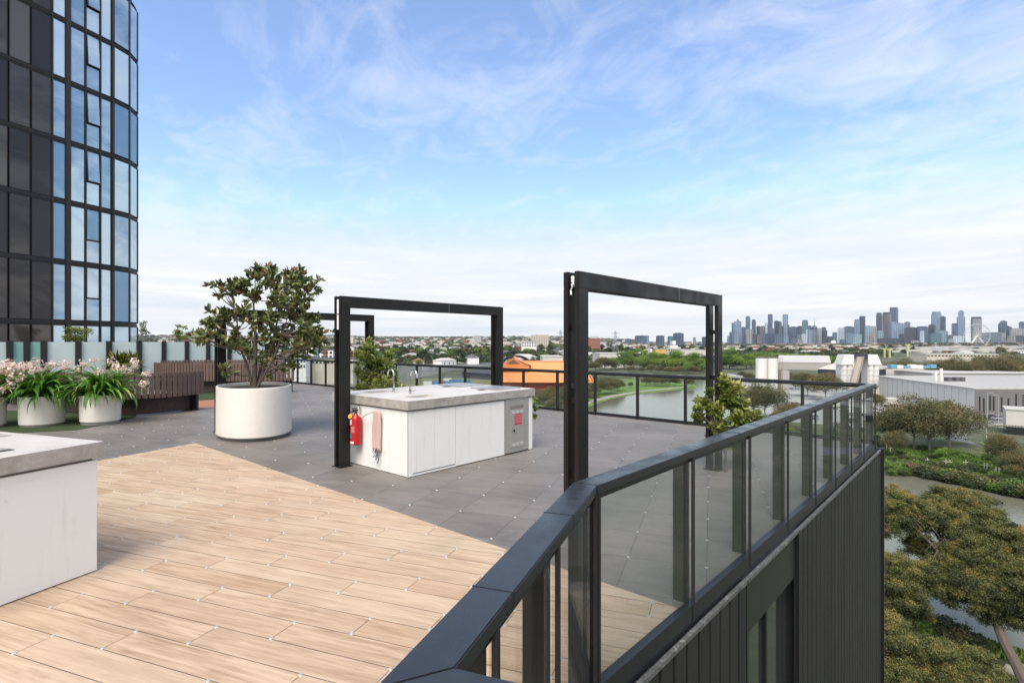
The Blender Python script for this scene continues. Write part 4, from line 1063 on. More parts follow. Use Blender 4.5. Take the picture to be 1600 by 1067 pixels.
leafyB = tree_proto('leafy_tree', 'tree', 10, 9, 7, 380, .7, M['green'], M['bark'], 54, zlo=.1, fl=.9)
farO = tree_proto('suburban_tree', 'tree', 11, 13, 6, 110, 1.9, M['olive'], M['bark'], 55, zlo=.3)
farG = tree_proto('suburban_tree', 'tree', 10, 12, 6, 110, 1.9, M['green'], M['bark'], 56, zlo=.3)
farD = tree_proto('suburban_tree', 'tree', 12, 11, 6, 110, 1.9, M['gum'], M['bark'], 57, zlo=.3)
def shrub_proto(seed, leaf, base=.5):
    rnd = random.Random(seed); o = thing('shrub', 'shrub', 'shrub')
    P = [(rnd.uniform(-.8, .8), rnd.uniform(-.6, .6), rnd.uniform(.45, .85), rnd.uniform(.5, .8), rnd.uniform(.5, .8), rnd.uniform(.4, .6), 330) for _ in range(4)]
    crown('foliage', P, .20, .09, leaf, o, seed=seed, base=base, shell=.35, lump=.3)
    return o
shA, shB, shC = shrub_proto(61, M['green'], .34), shrub_proto(62, M['olive']), shrub_proto(63, M['gum'])
rnd = random.Random(77)
def put(proto, px, py_base, hpx, Hproto, label, group=None, z=None, wk=1.0):
    """stand a copy at the ground point seen at (px, py_base), hpx tall in the photo"""
    g = GP(px, py_base, GZ); s_ = hpx*g.y/F/Hproto
    return place(proto, (g.x, g.y, GZ+.1), rnd.uniform(0, 6.28), (s_*wk, s_*wk, s_), label, group)
# ---- the group along the opposite bank and the yard
put(gumB, 1428, 703, 88, 15, 'pale trunked spreading gum tree, left half of the big pair on the far bank', wk=1.2)
put(gumA, 1483, 698, 80, 13, 'rounded gum tree, right half of the big pair on the far bank', wk=1.25)
put(gumB, 1452, 707, 86, 15, 'dense brown gum filling the middle between the big pair on the far bank', wk=1.2)
put(gumA, 1388, 700, 66, 13, 'brown gum tree on the far bank beside the balustrade corner')
put(gumA, 1398, 716, 48, 13, 'rust coloured small gum in front of the big pair, by the path', wk=.8)
put(leafyB, 1472, 722, 24, 10, 'small dark tree below the big pair of gums')
put(gumA, 1568, 742, 72, 13, 'thin gum tree standing alone right of the road bend', wk=.7)
put(gumB, 1590, 754, 44, 12, 'dense dark round bush at the right edge above the river', wk=1.0)
for i, (px, pb, h, pr, H) in enumerate([(1395,597,36,gumA,13),(1412,600,42,gumB,15),(1434,600,38,gumA,13),(1455,601,40,gumB,15),(1480,602,46,gumA,13),(1500,603,48,gumB,15),(1522,603,44,gumA,13),(1545,603,48,gumB,15),(1568,604,52,gumA,13),(1590,604,48,gumB,15),(1470,596,36,gumB,15),(1535,596,44,gumA,13),(1612,603,50,gumA,13),(1580,597,50,gumB,15)]):
    put(pr, px, pb, h, H, 'dark gum tree in the long row behind the white warehouse roofs', 'gum trees in a row behind the warehouse')
for (px, pb, h, lab) in [(1157,640,34,'grey green gum behind the big climber, in front of the silos'),(1195,655,60,'broad grey green gum beneath the twin silos'),(1178,650,50,'grey green gum between climber and twin silos'),(1232,668,46,'olive gum below the conveyor, seen through the far glass'),(1290,626,52,'olive gum left of the batching plant'),(1262,620,46,'low olive gum before the dark blue shed'),(1370,640,30,'small gum at the foot of the batching plant')]:
    put(gumB if px % 2 else gumA, px, pb, h, 14, lab, wk=1.15)
for (px, pb, h) in [(1225,606,24),(1243,608,26),(1262,606,24),(1278,604,22),(1160,596,18),(1172,598,17),(1232,600,20),(1188,604,14)]:
    put(gumA, px, pb, h, 13, 'rusty brown gum tree between the twin silos and the dark shed', 'rusty gums beside the silos', wk=1.1)
# ---- fresh green trees across the water
for i, (px, pb, h) in enumerate([(955,578,23),(975,577,26),(1003,578,27),(1022,577,25),(1045,579,24),(1056,580,30),(1070,580,28),(1086,580,27),(1098,581,25),(1075,583,16),(1100,583,17),(1035,576,22),(990,575,22),(1140,577,30),(1152,578,27),(1166,577,22),(1130,576,24),(1175,575,18)]):
    put(leafyA if i % 2 else leafyB, px, pb, h, 11, 'fresh green tree in the row on the opposite river shore', 'green trees along the opposite shore', wk=1.25)
for (px, pb, h) in [(945,578,18),(930,579,12),(1018,581,10),(1030,582,9),(1060,584,10),(1085,584,11),(985,581,8),(1003,581,7),(918,579,10),(1046,583,9)]:
    put(gumA, px, pb+.6, h*1.1, 11, 'low brown bush like tree at the water edge opposite', 'brown bushes at the opposite shore', wk=1.6)
# ---- trees in the park on the peninsula
for (px, pb, h) in [(922,622,30),(938,617,27),(955,615,25),(965,611,22),(908,628,30),(928,606,18),(948,605,18),(895,622,30),(915,612,24)]:
    put(gumB, px, pb, h, 15, 'dark olive tree in the clump at the near end of the park', 'clump of dark trees in the park', wk=1.35)
for (px, pb, h) in [(1010,603,16),(1022,603,17),(1034,604,18),(1046,603,17),(1056,603,15),(1016,600,14),(1040,600,15),(1028,600,16)]:
    put(gumA, px, pb, h, 13, 'grey green tree of the loose stand beyond the park lawn', 'loose stand beyond the lawn', wk=1.3)
put(gumB, 1079, 605, 16, 15, 'lone small tree at the tip of the grassy point', wk=.8)
put(gumA, 985, 606, 10, 13, 'small bush like tree at the left side of the park lawn')
for (px, pb, h) in [(850,640,32),(838,632,26),(862,628,26),(850,618,20),(836,615,14),(866,650,32),(880,640,36),(873,618,22)]:
    put(gumB, px, pb, h, 15, 'olive tree hiding the foot of the orange roofed hall', 'olive trees before the orange roofed hall', wk=1.2)
# ---- left middle distance
for (px, pb, h) in [(440,592,22),(452,588,20),(462,592,20),(478,588,22),(490,592,24),(505,588,22),(515,590,18),(540,590,20),(448,575,16),(470,574,15),(498,574,16),(512,573,15),(545,576,14),(640,572,9),(655,570,9),(672,570,8),(620,574,10),(700,566,8),(735,566,9),(752,568,8),(600,572,12),(585,575,12)]:
    put(gumA if rnd.random() < .5 else leafyA, px, pb, h, 13, 'bushy tree on the slope seen through the left part of the far balustrade', 'trees on the slope beyond the left glass', wk=1.4)
# ---- river bank shrubs (the far bank at right)
bank = [GP(a, b_, GZ) for a, b_ in [(1376,731),(1442,746),(1512,760),(1566,773),(1640,788)]]
for i in range(44):
    t_ = rnd.random()*3.99; a = bank[int(t_)]; b_ = bank[int(t_)+1]; p = a.lerp(b_, t_-int(t_)); off = rnd.uniform(.5, 5)
    pr = rnd.choice([shA, shB, shB, shC]) if p.x > 78 else rnd.choice([shA, shA, shC]); s_ = rnd.uniform(1.2, 2.1)
    place(pr, (p.x+off*.25, p.y+off, GZ+.1), rnd.uniform(0, 6), (s_*1.5, s_*1.1, s_*.85), 'low leafy shrub on the river edge opposite the cladding wall', 'shrubs along the river edge')
for i in range(95):
    px = rnd.uniform(1376, 1600); py = rnd.uniform(694, 742)+(px-1376)*.12; g = GP(px, py, GZ); s_ = rnd.uniform(.6, 1.5)
    if 1480 < px and py < 712+(px-1500)*.15: continue
    place(rnd.choice([shA, shA, shB]), (g.x, g.y, GZ+.1), rnd.uniform(0, 6), (s_*1.2, s_*1.2, s_), 'small rounded shrub in the planted area between path and road', 'shrubs of the planted area by the road')
for i in range(26):
    px = rnd.uniform(1150, 1370); py = rnd.uniform(660, 700)+(px-1200)*.1; g = GP(px, py, GZ); s_ = rnd.uniform(1, 2.2)
    if inpoly(g.x, g.y, [GP(a, b_, GZ) for a, b_ in river_px]): continue
    place(rnd.choice([shA, shB, shC]), (g.x, g.y, GZ+.1), rnd.uniform(0, 6), s_, 'shrub on the bank seen through the right glass panels', 'shrubs seen through the right glass')
# near bank shrubs, big size
for i in range(26):
    px = rnd.uniform(1376, 1600); g = GP(px, rnd.uniform(1000, 1120), GZ); s_ = rnd.uniform(.8, 1.6)
    if px > 1540: continue
    place(rnd.choice([shC, shB]), (g.x, g.y, GZ+.1), rnd.uniform(0, 6), s_, 'dark undergrowth shrub on the near bank under the large gums', 'undergrowth on the near bank')
# ground cover tufts: one uncountable layer on both banks
rng = np.random.default_rng(5); C = []
bankpoly = [GP(a, b_, GZ) for a, b_ in [(1376,690),(1500,708),(1560,722),(1620,732),(1620,782),(1512,760),(1442,746),(1376,731)]]
nearpoly = [GP(a, b_, GZ) for a, b_ in [(1376,955),(1440,963),(1500,988),(1556,1010),(1640,1036),(1640,1060),(1560,1030),(1500,1067),(1376,1100)]]
rr = random.Random(9)
for poly, n in ((bankpoly, 16000), (nearpoly, 6000)):
    xs = [p.x for p in poly]; ys = [p.y for p in poly]; k = 0
    while k < n:
        x_, y_ = rr.uniform(min(xs), max(xs)), rr.uniform(min(ys), max(ys))
        if inpoly(x_, y_, poly): C.append((x_, y_, GZ+.25+rr.random()*.25)); k += 1
C = np.array(C); cl = np.sin(C[:, 0]*.7)*np.cos(C[:, 1]*.5)*.25
Vv, k = leafset(C, .55, .22, rng, D=np.tile([0, 0, 1.0], (len(C), 1)))
tag(npmesh('ground_cover', Vv, k, M['green'], None, np.clip(rng.normal(.40, .15, len(C))+cl, 0, 1)), 'bright and dull green ground cover on the river banks', 'ground cover', None, 'stuff')
# ================= big gums below the terrace on the right ======================================
def big_gum(label, base_px, blobs, lean_px, seed, r0=.34, extra=()):
    blobs = [(a, b_, c_, rx*1.2, ry*1.3) for (a, b_, c_, rx, ry) in blobs]
    g = GP(base_px[0], base_px[1], GZ); loc = Vector((g.x, g.y, GZ)); o = thing('river_gum', label, 'tree', loc, 0)
    rnd = random.Random(seed); P = []
    for (px, py, d, rx, ry) in blobs:
        c_ = DP(px, py, d)-loc; k = d/F
        # a crown lobe is many small tufts over a flattened dome
        for j in range(int(16+rx*ry/17)):
            a = rnd.uniform(0, 6.283); rr_ = math.sqrt(rnd.random())
            h_ = math.sqrt(max(0, 1-rr_*rr_))
            P.append((c_.x+rx*k*rr_*math.cos(a)*.95, c_.y+rx*k*.9*rr_*math.sin(a), c_.z+ry*k*(h_*1.15-.5+rnd.uniform(-1.15, .1)), .62*rnd.uniform(.7, 1.25), .62*rnd.uniform(.7, 1.25), .36*rnd.uniform(.8, 1.3), 400, h_))
    rng = np.random.default_rng(seed)
    CC, TT, DD = [], [], []
    for (x_, y_, z_, rx, ry, rz, n, hh) in P:
        c_, d_ = puffpts(n, rng, (x_, y_, z_), (rx, ry, rz), shell=.25, top=.3, lump=.35)
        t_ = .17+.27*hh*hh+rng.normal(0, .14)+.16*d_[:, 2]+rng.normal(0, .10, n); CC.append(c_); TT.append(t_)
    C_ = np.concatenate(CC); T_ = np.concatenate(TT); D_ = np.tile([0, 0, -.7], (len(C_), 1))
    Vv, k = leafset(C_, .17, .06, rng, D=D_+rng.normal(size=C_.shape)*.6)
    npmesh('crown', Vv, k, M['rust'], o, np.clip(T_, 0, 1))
    m = MB(); lobes = []
    for (px, py, d, rx, ry) in blobs:
        c_ = DP(px, py+ry*.25, d)-loc; lobes.append((c_.x, c_.y, c_.z, rx*d/F*.8, rx*d/F*.8, ry*d/F*.6, 0))
    lean = DP(*lean_px)-loc
    limbs(m, rnd, (0, 0, 0), lobes, r0, wig=.12, lean=lean, n=8, sub=4)
    m.build('trunk', M['bark'] , o, smooth=True)
    return o
big_gum('big leaning gum with rust tipped umbrella crown, trunk running to the lower right corner', (1612, 1085),
  [(1397,783,52,34,22),(1391,806,51,25,16),(1443,800,52,28,18),(1474,812,50,38,20),(1470,778,54,30,15),(1508,786,53,42,22),(1520,806,52,34,18),(1436,850,51,18,11),(1568,835,47,30,20),(1595,846,47,26,22),(1548,868,46,42,20),(1573,886,45,34,20),(1482,862,48,22,16),(1474,880,47,20,14),(1505,893,46,34,18),(1560,912,45,38,20),(1520,925,45,28,16),(1592,935,44,28,22),(1530,850,47,26,16),(1455,800,52,22,18),(1505,905,45,30,18),(1590,905,44,28,20),(1535,905,45,30,18),(1560,950,45,26,12)],
  (1535, 930, 45.5), 81, .42)
big_gum('dense gum with rusty crown rising beside the dark cladding, left of the leaning one', (1432, 1010),
  [(1393,884,45,30,18),(1438,892,45,20,13),(1400,915,44,32,20),(1446,912,45,18,12),(1388,945,44,24,20),(1420,940,44,24,15)], (1430, 955, 45.5), 82, .22)
big_gum('lowest gum crown filling the bottom right corner below the others', (1480, 1190),
  [(1400,1000,38,34,20),(1450,1018,38,36,18),(1505,1030,38,36,18),(1400,1045,37,40,22),(1470,1056,37,44,20),(1545,1058,37,30,14),(1385,975,39,20,16),(1520,1075,36,40,20)], (1470, 1110, 37), 83, .3)
# ================= buildings of the middle distance =============================================
def simple_mat(n, c, r=.7, **k): M[n] = pmat(n, c, r, 0, .3, .12, **k); return M[n]
simple_mat('wh_white', (.55, .53, .49)); simple_mat('wh_roof', (.46, .44, .41)); simple_mat('wh_grey', (.16, .155, .155)); simple_mat('wh_dark', (.03, .035, .05))
simple_mat('terracotta', (.22, .09, .055)); simple_mat('tin', (.36, .35, .34)); simple_mat('darkroof', (.09, .085, .09)); simple_mat('winglass', (.03, .035, .04), .15)
simple_mat('orange_tile', (.62, .22, .065), .6); simple_mat('temple_red', (.35, .05, .04)); simple_mat('brick', (.26, .11, .08)); simple_mat('cream', (.55, .5, .42)); simple_mat('yellow_wall', (.60, .40, .12)); simple_mat('pale_yellow', (.50, .50, .22))
simple_mat('silo', (.66, .65, .62)); simple_mat('ruststeel', (.27, .19, .14)); simple_mat('concrete_grey', (.36, .35, .33)); simple_mat('pylon_steel', (.25, .26, .27)); simple_mat('blue_sheet', (.12, .30, .42))
def wallbox(name, label, cat, P, Q, depth, h, wall, roof, z=GZ, rise=0.0, wins=(), overhang=.3, group=None, roofname='roof'):
    """box building: front face from P to Q, going back by depth; windows as (x0,x1,z0,z1) on the front"""
    P = Vector((P[0], P[1], z)); Q = Vector((Q[0], Q[1], z)); L = (Q-P).length; an = math.atan2(Q.y-P.y, Q.x-P.x)
    b = thing(name, label, cat, P, an, group)
    m = MB(); m.box(0, L, 0, depth, 0, h); m.build('wall', wall, b)
    m = MB(); o_ = overhang
    if rise: 
        a = [(-o_, -o_, h+.02), (L+o_, -o_, h+.02), (L+o_, depth+o_, h+.02), (-o_, depth+o_, h+.02)]; r1 = (-o_, depth/2, h+rise); r2 = (L+o_, depth/2, h+rise)
        m.face([a[0], a[1], r2, r1]); m.face([a[2], a[3], r1, r2]); m.face([a[1], a[2], r2]); m.face([a[3], a[0], r1]); m.face(a[::-1])
    else: m.box(-o_, L+o_, -o_, depth+o_, h+.01, h+.35)
    m.build(roofname, roof, b)
    for (x0, x1, z0, z1) in wins:
        m = MB(); m.box(x0, x1, -.06, .04, z0, z1); m.build('window', M['winglass'], b)
    return b
# big warehouse right: corner at (160,188)
c0 = GP(1523, 654, GZ); Yc = c0.y
wh = thing('warehouse', 'long white warehouse with dark grey front and tall slit windows at right', 'building', (c0.x, c0.y, GZ), 0)
Hh = (654-608)*Yc/F; back = DP(1373, 589, Yc*1.37)
dx, dy = back.x-c0.x, Yc*.37
m = MB(); poly = [(0, 0), (75, 0), (75+dx, dy), (dx, dy)]; m.prism(poly, 0, Hh); m.build('wall', M['wh_white'], wh)
m = MB(); m.prism([(-.3, -.25), (75, -.25), (75+dx, dy+.3), (dx-.3, dy+.3)], Hh+.01, Hh+.35); 
m.build('roof', M['wh_roof'], wh)
m = MB()
for j in range(1, 26): x_ = j*3.0; a_, b_ = Vector((x_, 0, Hh+.36)), Vector((x_+dx, dy, Hh+.36)); m.tube([a_, b_], .09, 3)
m.build('roof_seam', M['concrete_grey'], wh)
m = MB(); m.box(-.05, 75, -.22, -.02, 0, Hh); m.build('grey_front', M['wh_grey'], wh)
k = Yc/F
for (px, y0, y1) in [(1529.7,619,642),(1536,622,645.5),(1546,618,641),(1551.5,619,641.5),(1564,620.5,643),(1574.5,622,644.5),(1586.5,615.5,638.5),(1607,618,640),(1622,620,640)]:
    x_ = (px-1523)*k; m = MB(); m.box(x_-.25, x_+.3, -.30, -.221, (654-y1)*k, (654-y0)*k); m.build('window', M['winglass'], wh)
m = MB(); 
for j in range(5): m.box((1596.5-1523)*k, (1603-1523)*k, -.30, -.221, (654-633+j*3.6)*k, (654-631+j*3.6)*k)
m.build('louvre', M['winglass'], wh)
m = MB(); n_ = Vector((-dy, dx)).normalized()
for j in range(1, 16):
    t_ = j/16; x_, y_ = dx*t_, dy*t_; m.box(x_-.1, x_+.1, y_-.1, y_+.1, 0, Hh-.3)
m.build('wall_joint', M['concrete_grey'], wh)
for (px, h_, lab) in ((1546, 2.6, 'taller'), (1556, 3.4, 'tallest')):
    m = MB(); x_ = (px-1523)*k+8; m.cyl(x_, 34, Hh+.36, Hh+.36+h_*1.5, .55); m.build('flue', M['silo'], wh)
for (px) in (1565, 1580, 1589):
    m = MB(); x_ = (px-1523)*k+8; m.box(x_-.9, x_+.9, 32, 34, Hh+.36, Hh+2.0); m.build('vent_unit', M['darkroof'], wh)
g1 = GP(1372, 606, GZ); 
wallbox('shed', 'pale roofed shed with blue sheets behind the long white warehouse', 'building', (GP(1388, 603, GZ).x, 330), (GP(1388, 603, GZ).x+36, 335), 30, 10.4, M['wh_white'], M['tin'])
wallbox('shed', 'low light roofed shed beyond the warehouse, below the row of dark gums', 'building', (232, 300), (330, 296), 40, 9, M['concrete_grey'], M['wh_roof'])
bb = thing('sheet_stack', 'blue and white stacked sheets on the far shed roof', 'stack', (DP(1392, 586, 322).x, 322, -14.2), .02)
for i, mt in enumerate(('blue_sheet', 'white', 'blue_sheet', 'white', 'white', 'blue_sheet', 'blue_sheet')):
    m = MB(); m.box(i*4, i*4+3.6, 0, 3, 0, 2.2-(i % 3)*.4, bev=.1); m.build('sheet', M[mt], bb)
# trailer / long white shed cut by the right edge
p0 = GP(1572, 678, GZ)
tr = thing('site_shed', 'long pale blue white shed with black mesh base cut by the right edge', 'building', (p0.x, p0.y, GZ), R(-38))
m = MB(); m.box(0, 26, 0, 9, 2.2, 7.0); m.build('wall', M['wh_white'], tr); m = MB(); m.box(-.2, 26.2, -.2, 9.2, 7.02, 7.35); m.build('roof', M['wh_roof'], tr)
m = MB()
for i in range(40): m.box(i*.65, i*.65+.1, -.3, -.2, 0, 2.6)
m.box(0, 26, -.32, -.28, 2.5, 2.65); m.box(0, 26, -.32, -.28, .1, .25); m.box(0, 26, .05, 9, 0, 2.19); m.build('mesh_fence', M['winglass'], tr)
# batching plant
Yb = 262; pb = Vector(((1346-800)/F*Yb, Yb, GZ)); k = Yb/F
bp = thing('batching_plant', 'white concrete batching plant with central conveyor chute on legs', 'plant', pb, R(-8))
zt = 1.7+(533.5-554)*k-GZ; zsh = 1.7+(533.5-570)*k-GZ; zb_ = 1.7+(533.5-603)*k-GZ
for s_ in (-1, 1):
    m = MB(); x0, x1 = (3.2, 8.6) if s_ > 0 else (-8.6, -3.2)
    # hood: wide shoulders, narrower top
    a = [(x0-(0 if s_ > 0 else .5), 0), (x1+(.5 if s_ > 0 else 0), 0), (x1+(.5 if s_ > 0 else 0), 8), (x0-(0 if s_ > 0 else .5), 8)]
    tx0, tx1 = (x0, x1-1.2) if s_ > 0 else (x0+1.2, x1)
    lo = [m.bm.verts.new((*p, zsh)) for p in a]; hi = [m.bm.verts.new(p) for p in ((tx0, .4, zt), (tx1, .4, zt), (tx1, 7.6, zt), (tx0, 7.6, zt))]
    for i in range(4): m.bm.faces.new((lo[i], lo[(i+1)%4], hi[(i+1)%4], hi[i]))
    m.bm.faces.new(hi); m.bm.faces.new(lo[::-1]); m.build('hood', M['silo'], bp)
    for j in range(2):
        cxx = x0+1.5+j*2.45
        m = MB(); m.lathe([(.01, zb_-2.6), (1.3, zb_), (1.3, zsh-.02), (.01, zsh-.02)], 20, cx=cxx, cy=1.6); m.lathe([(.01, zb_-2.6), (1.3, zb_), (1.3, zsh-.02), (.01, zsh-.02)], 20, cx=cxx, cy=5.8)
        m.build('silo', M['silo'], bp)
    m = MB(); m.box(x0+.15, x1-.15, 1.2, 7.4, zb_, zsh-.03); m.build('bin_wall', M['silo'], bp)
    m = MB()
    for zz_ in np.linspace(zb_+.2, zsh-.2, 5): m.box(x0+.1, x1-.1, .22, .30, zz_, zz_+.12)
    m.build('band', M['tin'], bp)
    m = MB()
    for xx in (x0+.3, x1-.3):
        for yy in (.6, 7): m.box(xx-.2, xx+.2, yy-.2, yy+.2, 0, zb_)
    m.build('leg', M['tin'], bp)
m = MB(); m.box(-3.2, 3.2, .8, 7, zt-2.2, zt+.15); m.build('chute_head', M['wh_dark'], bp)
m = MB()
for xx in (-1.9, 1.1): m.tube([(xx+.4, 1.0, zt-1.0), (xx-10.5, -13, 1.0)], [.30, .30], 4)
for j in range(22):
    t_ = j/22; m.tube([(-1.5-10.9*t_, 1-14*t_, zt-1-(zt-2)*t_), (1.5-10.9*t_, 1-14*t_, zt-1-(zt-2)*t_)], .12, 4)
m.build('conveyor_frame', M['ruststeel'], bp)
m = MB(); m.face([(-1.1, .9, zt-.9), (1.1, .9, zt-.9), (-9.8, -13, 1.1), (-12.0, -13, 1.1)]); bmesh.ops.solidify(m.bm, geom=m.bm.faces[:], thickness=.3); m.build('conveyor', M['cream'], bp)
# twin silos
Ys = 300; k = Ys/F; ps_ = Vector(((1198-800)/F*Ys, Ys, GZ)); ts_ = thing('twin_silos', 'pair of tall white silos with rusty ladder cage', 'silo', ps_, 0)
H_ = 1.7+(533.5-560)*k-GZ
for xx in (-3.0, 3.0):
    m = MB(); m.cyl(xx, 0, 0, H_, 2.92, 2.92, 28); m.build('silo', M['silo'], ts_, smooth=True)
m = MB()
for xx in (-3.0, 3.0): m.tube([(xx+2.7*math.cos(a), 2.7*math.sin(a), H_+1) for a in [i*.4488 for i in range(15)]], .06, 4, caps=False)
for i in range(12): m.tube([(-5.7+i, 0, H_), (-5.7+i, 0, H_+1)], .06, 4)
m.build('guard_rail', M['ruststeel'], ts_)
m = MB()
for z_ in np.arange(1, H_, 1.7): m.tube([(6.3, -1, z_), (8, -1, z_+.8), (6.3, -1, z_+1.6)], .12, 4)
m.box(6.2, 6.35, -1.2, -1, 0, H_); m.box(8, 8.15, -1.2, -1, 0, H_); m.build('ladder_cage', M['ruststeel'], ts_)
m = MB(); m.box(7.5, 12, -1, 3, 0, H_*.62); m.build('hopper', M['concrete_grey'], ts_)
wallbox('shed', 'wide white gabled shed beyond the twin silos', 'building', DP(1216, 572, 520).xy, DP(1298, 572, 500).xy, 60, 7, M['concrete_grey'], M['wh_roof'], rise=6)
wallbox('shed', 'dark blue walled shed with cream roof left of the batching plant', 'building', DP(1278, 600, 330).xy, DP(1330, 600, 312).xy, 34, 10, M['wh_dark'], M['cream'], rise=3.5, wins=[(5, 6, 3, 4.4), (11, 12, 3, 4.4), (17, 18, 3, 4.4)])
wallbox('shed', 'low white fronted shed behind the trees left of the twin silos', 'building', DP(1133, 590, 330).xy, DP(1160, 590, 330).xy, 20, 5.5, M['wh_white'], M['tin'])
cv = thing('ground_conveyor', 'sloping rusty conveyor below the dark blue shed', 'conveyor', (0, 0, 0)); m = MB()
a, b_ = DP(1236, 600, 300), DP(1290, 616, 280)
for s_ in (0, 1.6): m.tube([a+Vector((0, 0, s_)), b_+Vector((0, 0, s_))], .25, 5)
for j in range(15): p = a.lerp(b_, j/14); q = a.lerp(b_, (j+.5)/14); m.tube([p, q+Vector((0, 0, 1.6))], .1, 4)
m.build('truss', M['ruststeel'], cv); m = MB()
for j in (.1, .5, .9): p = a.lerp(b_, j); m.tube([p, (p.x, p.y, GZ)], .25, 5)
m.build('support', M['tin'], cv)
# temple hall with orange roofs
def hiproof(mb, x0, x1, y0, y1, z0, z1, ridge, curve=.12):
    """hipped roof whose slopes sag slightly like tiled temple roofs; ridge along x"""
    n = 6; ym = (y0+y1)/2; rx0, rx1 = x0+ridge, x1-ridge
    def ringat(t_):
        e = t_; zz_ = z0+(z1-z0)*(t_-curve*math.sin(math.pi*t_)); return [(x0+(rx0-x0)*e, y0+(ym-y0)*e*.999, zz_), (x1+(rx1-x1)*e, y0+(ym-y0)*e*.999, zz_), (x1+(rx1-x1)*e, y1+(ym-y1)*e*.999, zz_), (x0+(rx0-x0)*e, y1+(ym-y1)*e*.999, zz_)]
    pr = None
    for i in range(n+1):
        c_ = ringat(i/n)
        r_ = [mb.bm.verts.new(p) for p in c_]
        if pr:
            for j in range(4): mb.bm.faces.new((pr[j], pr[(j+1)%4], r_[(j+1)%4], r_[j]))
        pr = r_
    mb.bm.faces.new(pr)
Yt = 258; k = Yt/F; te = thing('temple_hall', 'large hall with bright orange tiled hipped and gabled roofs', 'building', (DP(832, 597, Yt).x, Yt, GZ), R(-4))
ze = 1.7-(597-533.5)*k-GZ; zr = 1.7-(566-533.5)*k-GZ
def m_tile():
    mm, t, b = newmat('orange_roof_tiles'); o = t.obj(); xx, yy, z_ = t.xyz(o); f = ((xx*1.6).fract()-.5)._m('ABSOLUTE')*2.0
    n = t.noise(o, .6, 5); c = t.mix(f*.35, (.74, .29, .10), (.45, .15, .05)); c = t.mix((n-.5).mx(0.0)*1.2, c, (.40, .15, .06)); t.link(c, b.inputs['Base Color']); b.inputs['Roughness'].default_value = .55; return mm
M['tile'] = m_tile()
m = MB(); m.box(-14, 27, 1, 20, 0, ze); m.build('wall', M['temple_red'], te)
m = MB(); hiproof(m, -17.5, 29, -2, 23, ze, zr, 5); m.build('main_roof', M['tile'], te)
m = MB(); m.tube([(-12, 10.5, zr+.1), (24, 10.5, zr+.1)], .35, 5); m.tube([(-17.5, -2, ze+.3), (-12.4, 10.3, zr+.1)], .3, 5); m.tube([(29, -2, ze+.3), (24.2, 10.3, zr+.1)], .3, 5); m.build('ridge', M['orange_tile'], te)
m = MB(); zg = 1.7-(558-533.5)*k-GZ; z2 = 1.7-(571-533.5)*k-GZ
a = [(-16.5, 6), (-16.5, 18), (-2.0, 18), (-2.0, 6)]
n = 8
L_ = []; 
for i in range(n+1):
    t_ = i/n*2-1; zz_ = z2+(zg-z2)*(1-abs(t_))**1.35; L_.append((-9.5+t_*8.5, zz_))
for (p, q) in zip(L_, L_[1:]): m.face([(p[0], 4, p[1]), (q[0], 4, q[1]), (q[0], 19, q[1]), (p[0], 19, p[1])])
m.build('gable_roof', M['tile'], te)
m = MB(); m.face([(p[0]*.99-.09, 4.4, p[1]-.35) for p in L_]); m.face([(-9.5-7.8, 4.5, z2-2.5), (-9.5+7.8, 4.5, z2-2.5), (-9.5+7.8, 4.5, z2-.3), (-9.5-7.8, 4.5, z2-.3)]); m.build('gable', M['orange_tile'], te)
m = MB(); m.face([(-9.5-3.4, 4.2, z2+.6), (-9.5+3.4, 4.2, z2+.6), (-9.5, 4.2, zg-1.2)]); bmesh.ops.solidify(m.bm, geom=m.bm.faces[:], thickness=.2); m.build('gable_panel', M['ruststeel'], te)
m = MB(); m.face([(22.5, -1, ze+.4), (25.5, -1, ze+.4), (24, 3, zr-2.0)]); bmesh.ops.solidify(m.bm, geom=m.bm.faces[:], thickness=.3); m.build('dormer', M['temple_red'], te)
# dome lattice behind it
dm = thing('lattice_dome', 'dark ribbed arch shape standing behind the orange roofs', 'structure frame', (DP(806, 570, 330).x, 330, GZ), 0); m = MB()
for s_ in range(3):
    rr_ = 9.5-s_*.8; m.tube([(rr_*math.cos(a)*.95, s_, 15+rr_*.5*math.sin(a)*1.1-2) for a in [math.pi*i/14 for i in range(15)]], .3, 5)
for i in range(15): a = math.pi*i/14; m.tube([(9.5*.95*math.cos(a), 0, 13+5.2*math.sin(a)), (7.9*.95*math.cos(a), 2, 13+4.3*math.sin(a))], .25, 4)
for xx in (-9, 9): m.tube([(xx, 0, 0), (xx, 0, 13)], .4, 5)
m.build('ribs', M['wh_dark'], dm)
# dark roofed long shelter left of the post
wallbox('shelter', 'low grey blue long roof structure beyond the bench, left of the post', 'building', DP(722, 585, 400).xy, DP(778, 588, 370).xy, 25, 4.2, M['wh_dark'], M['darkroof'], rise=1.5)
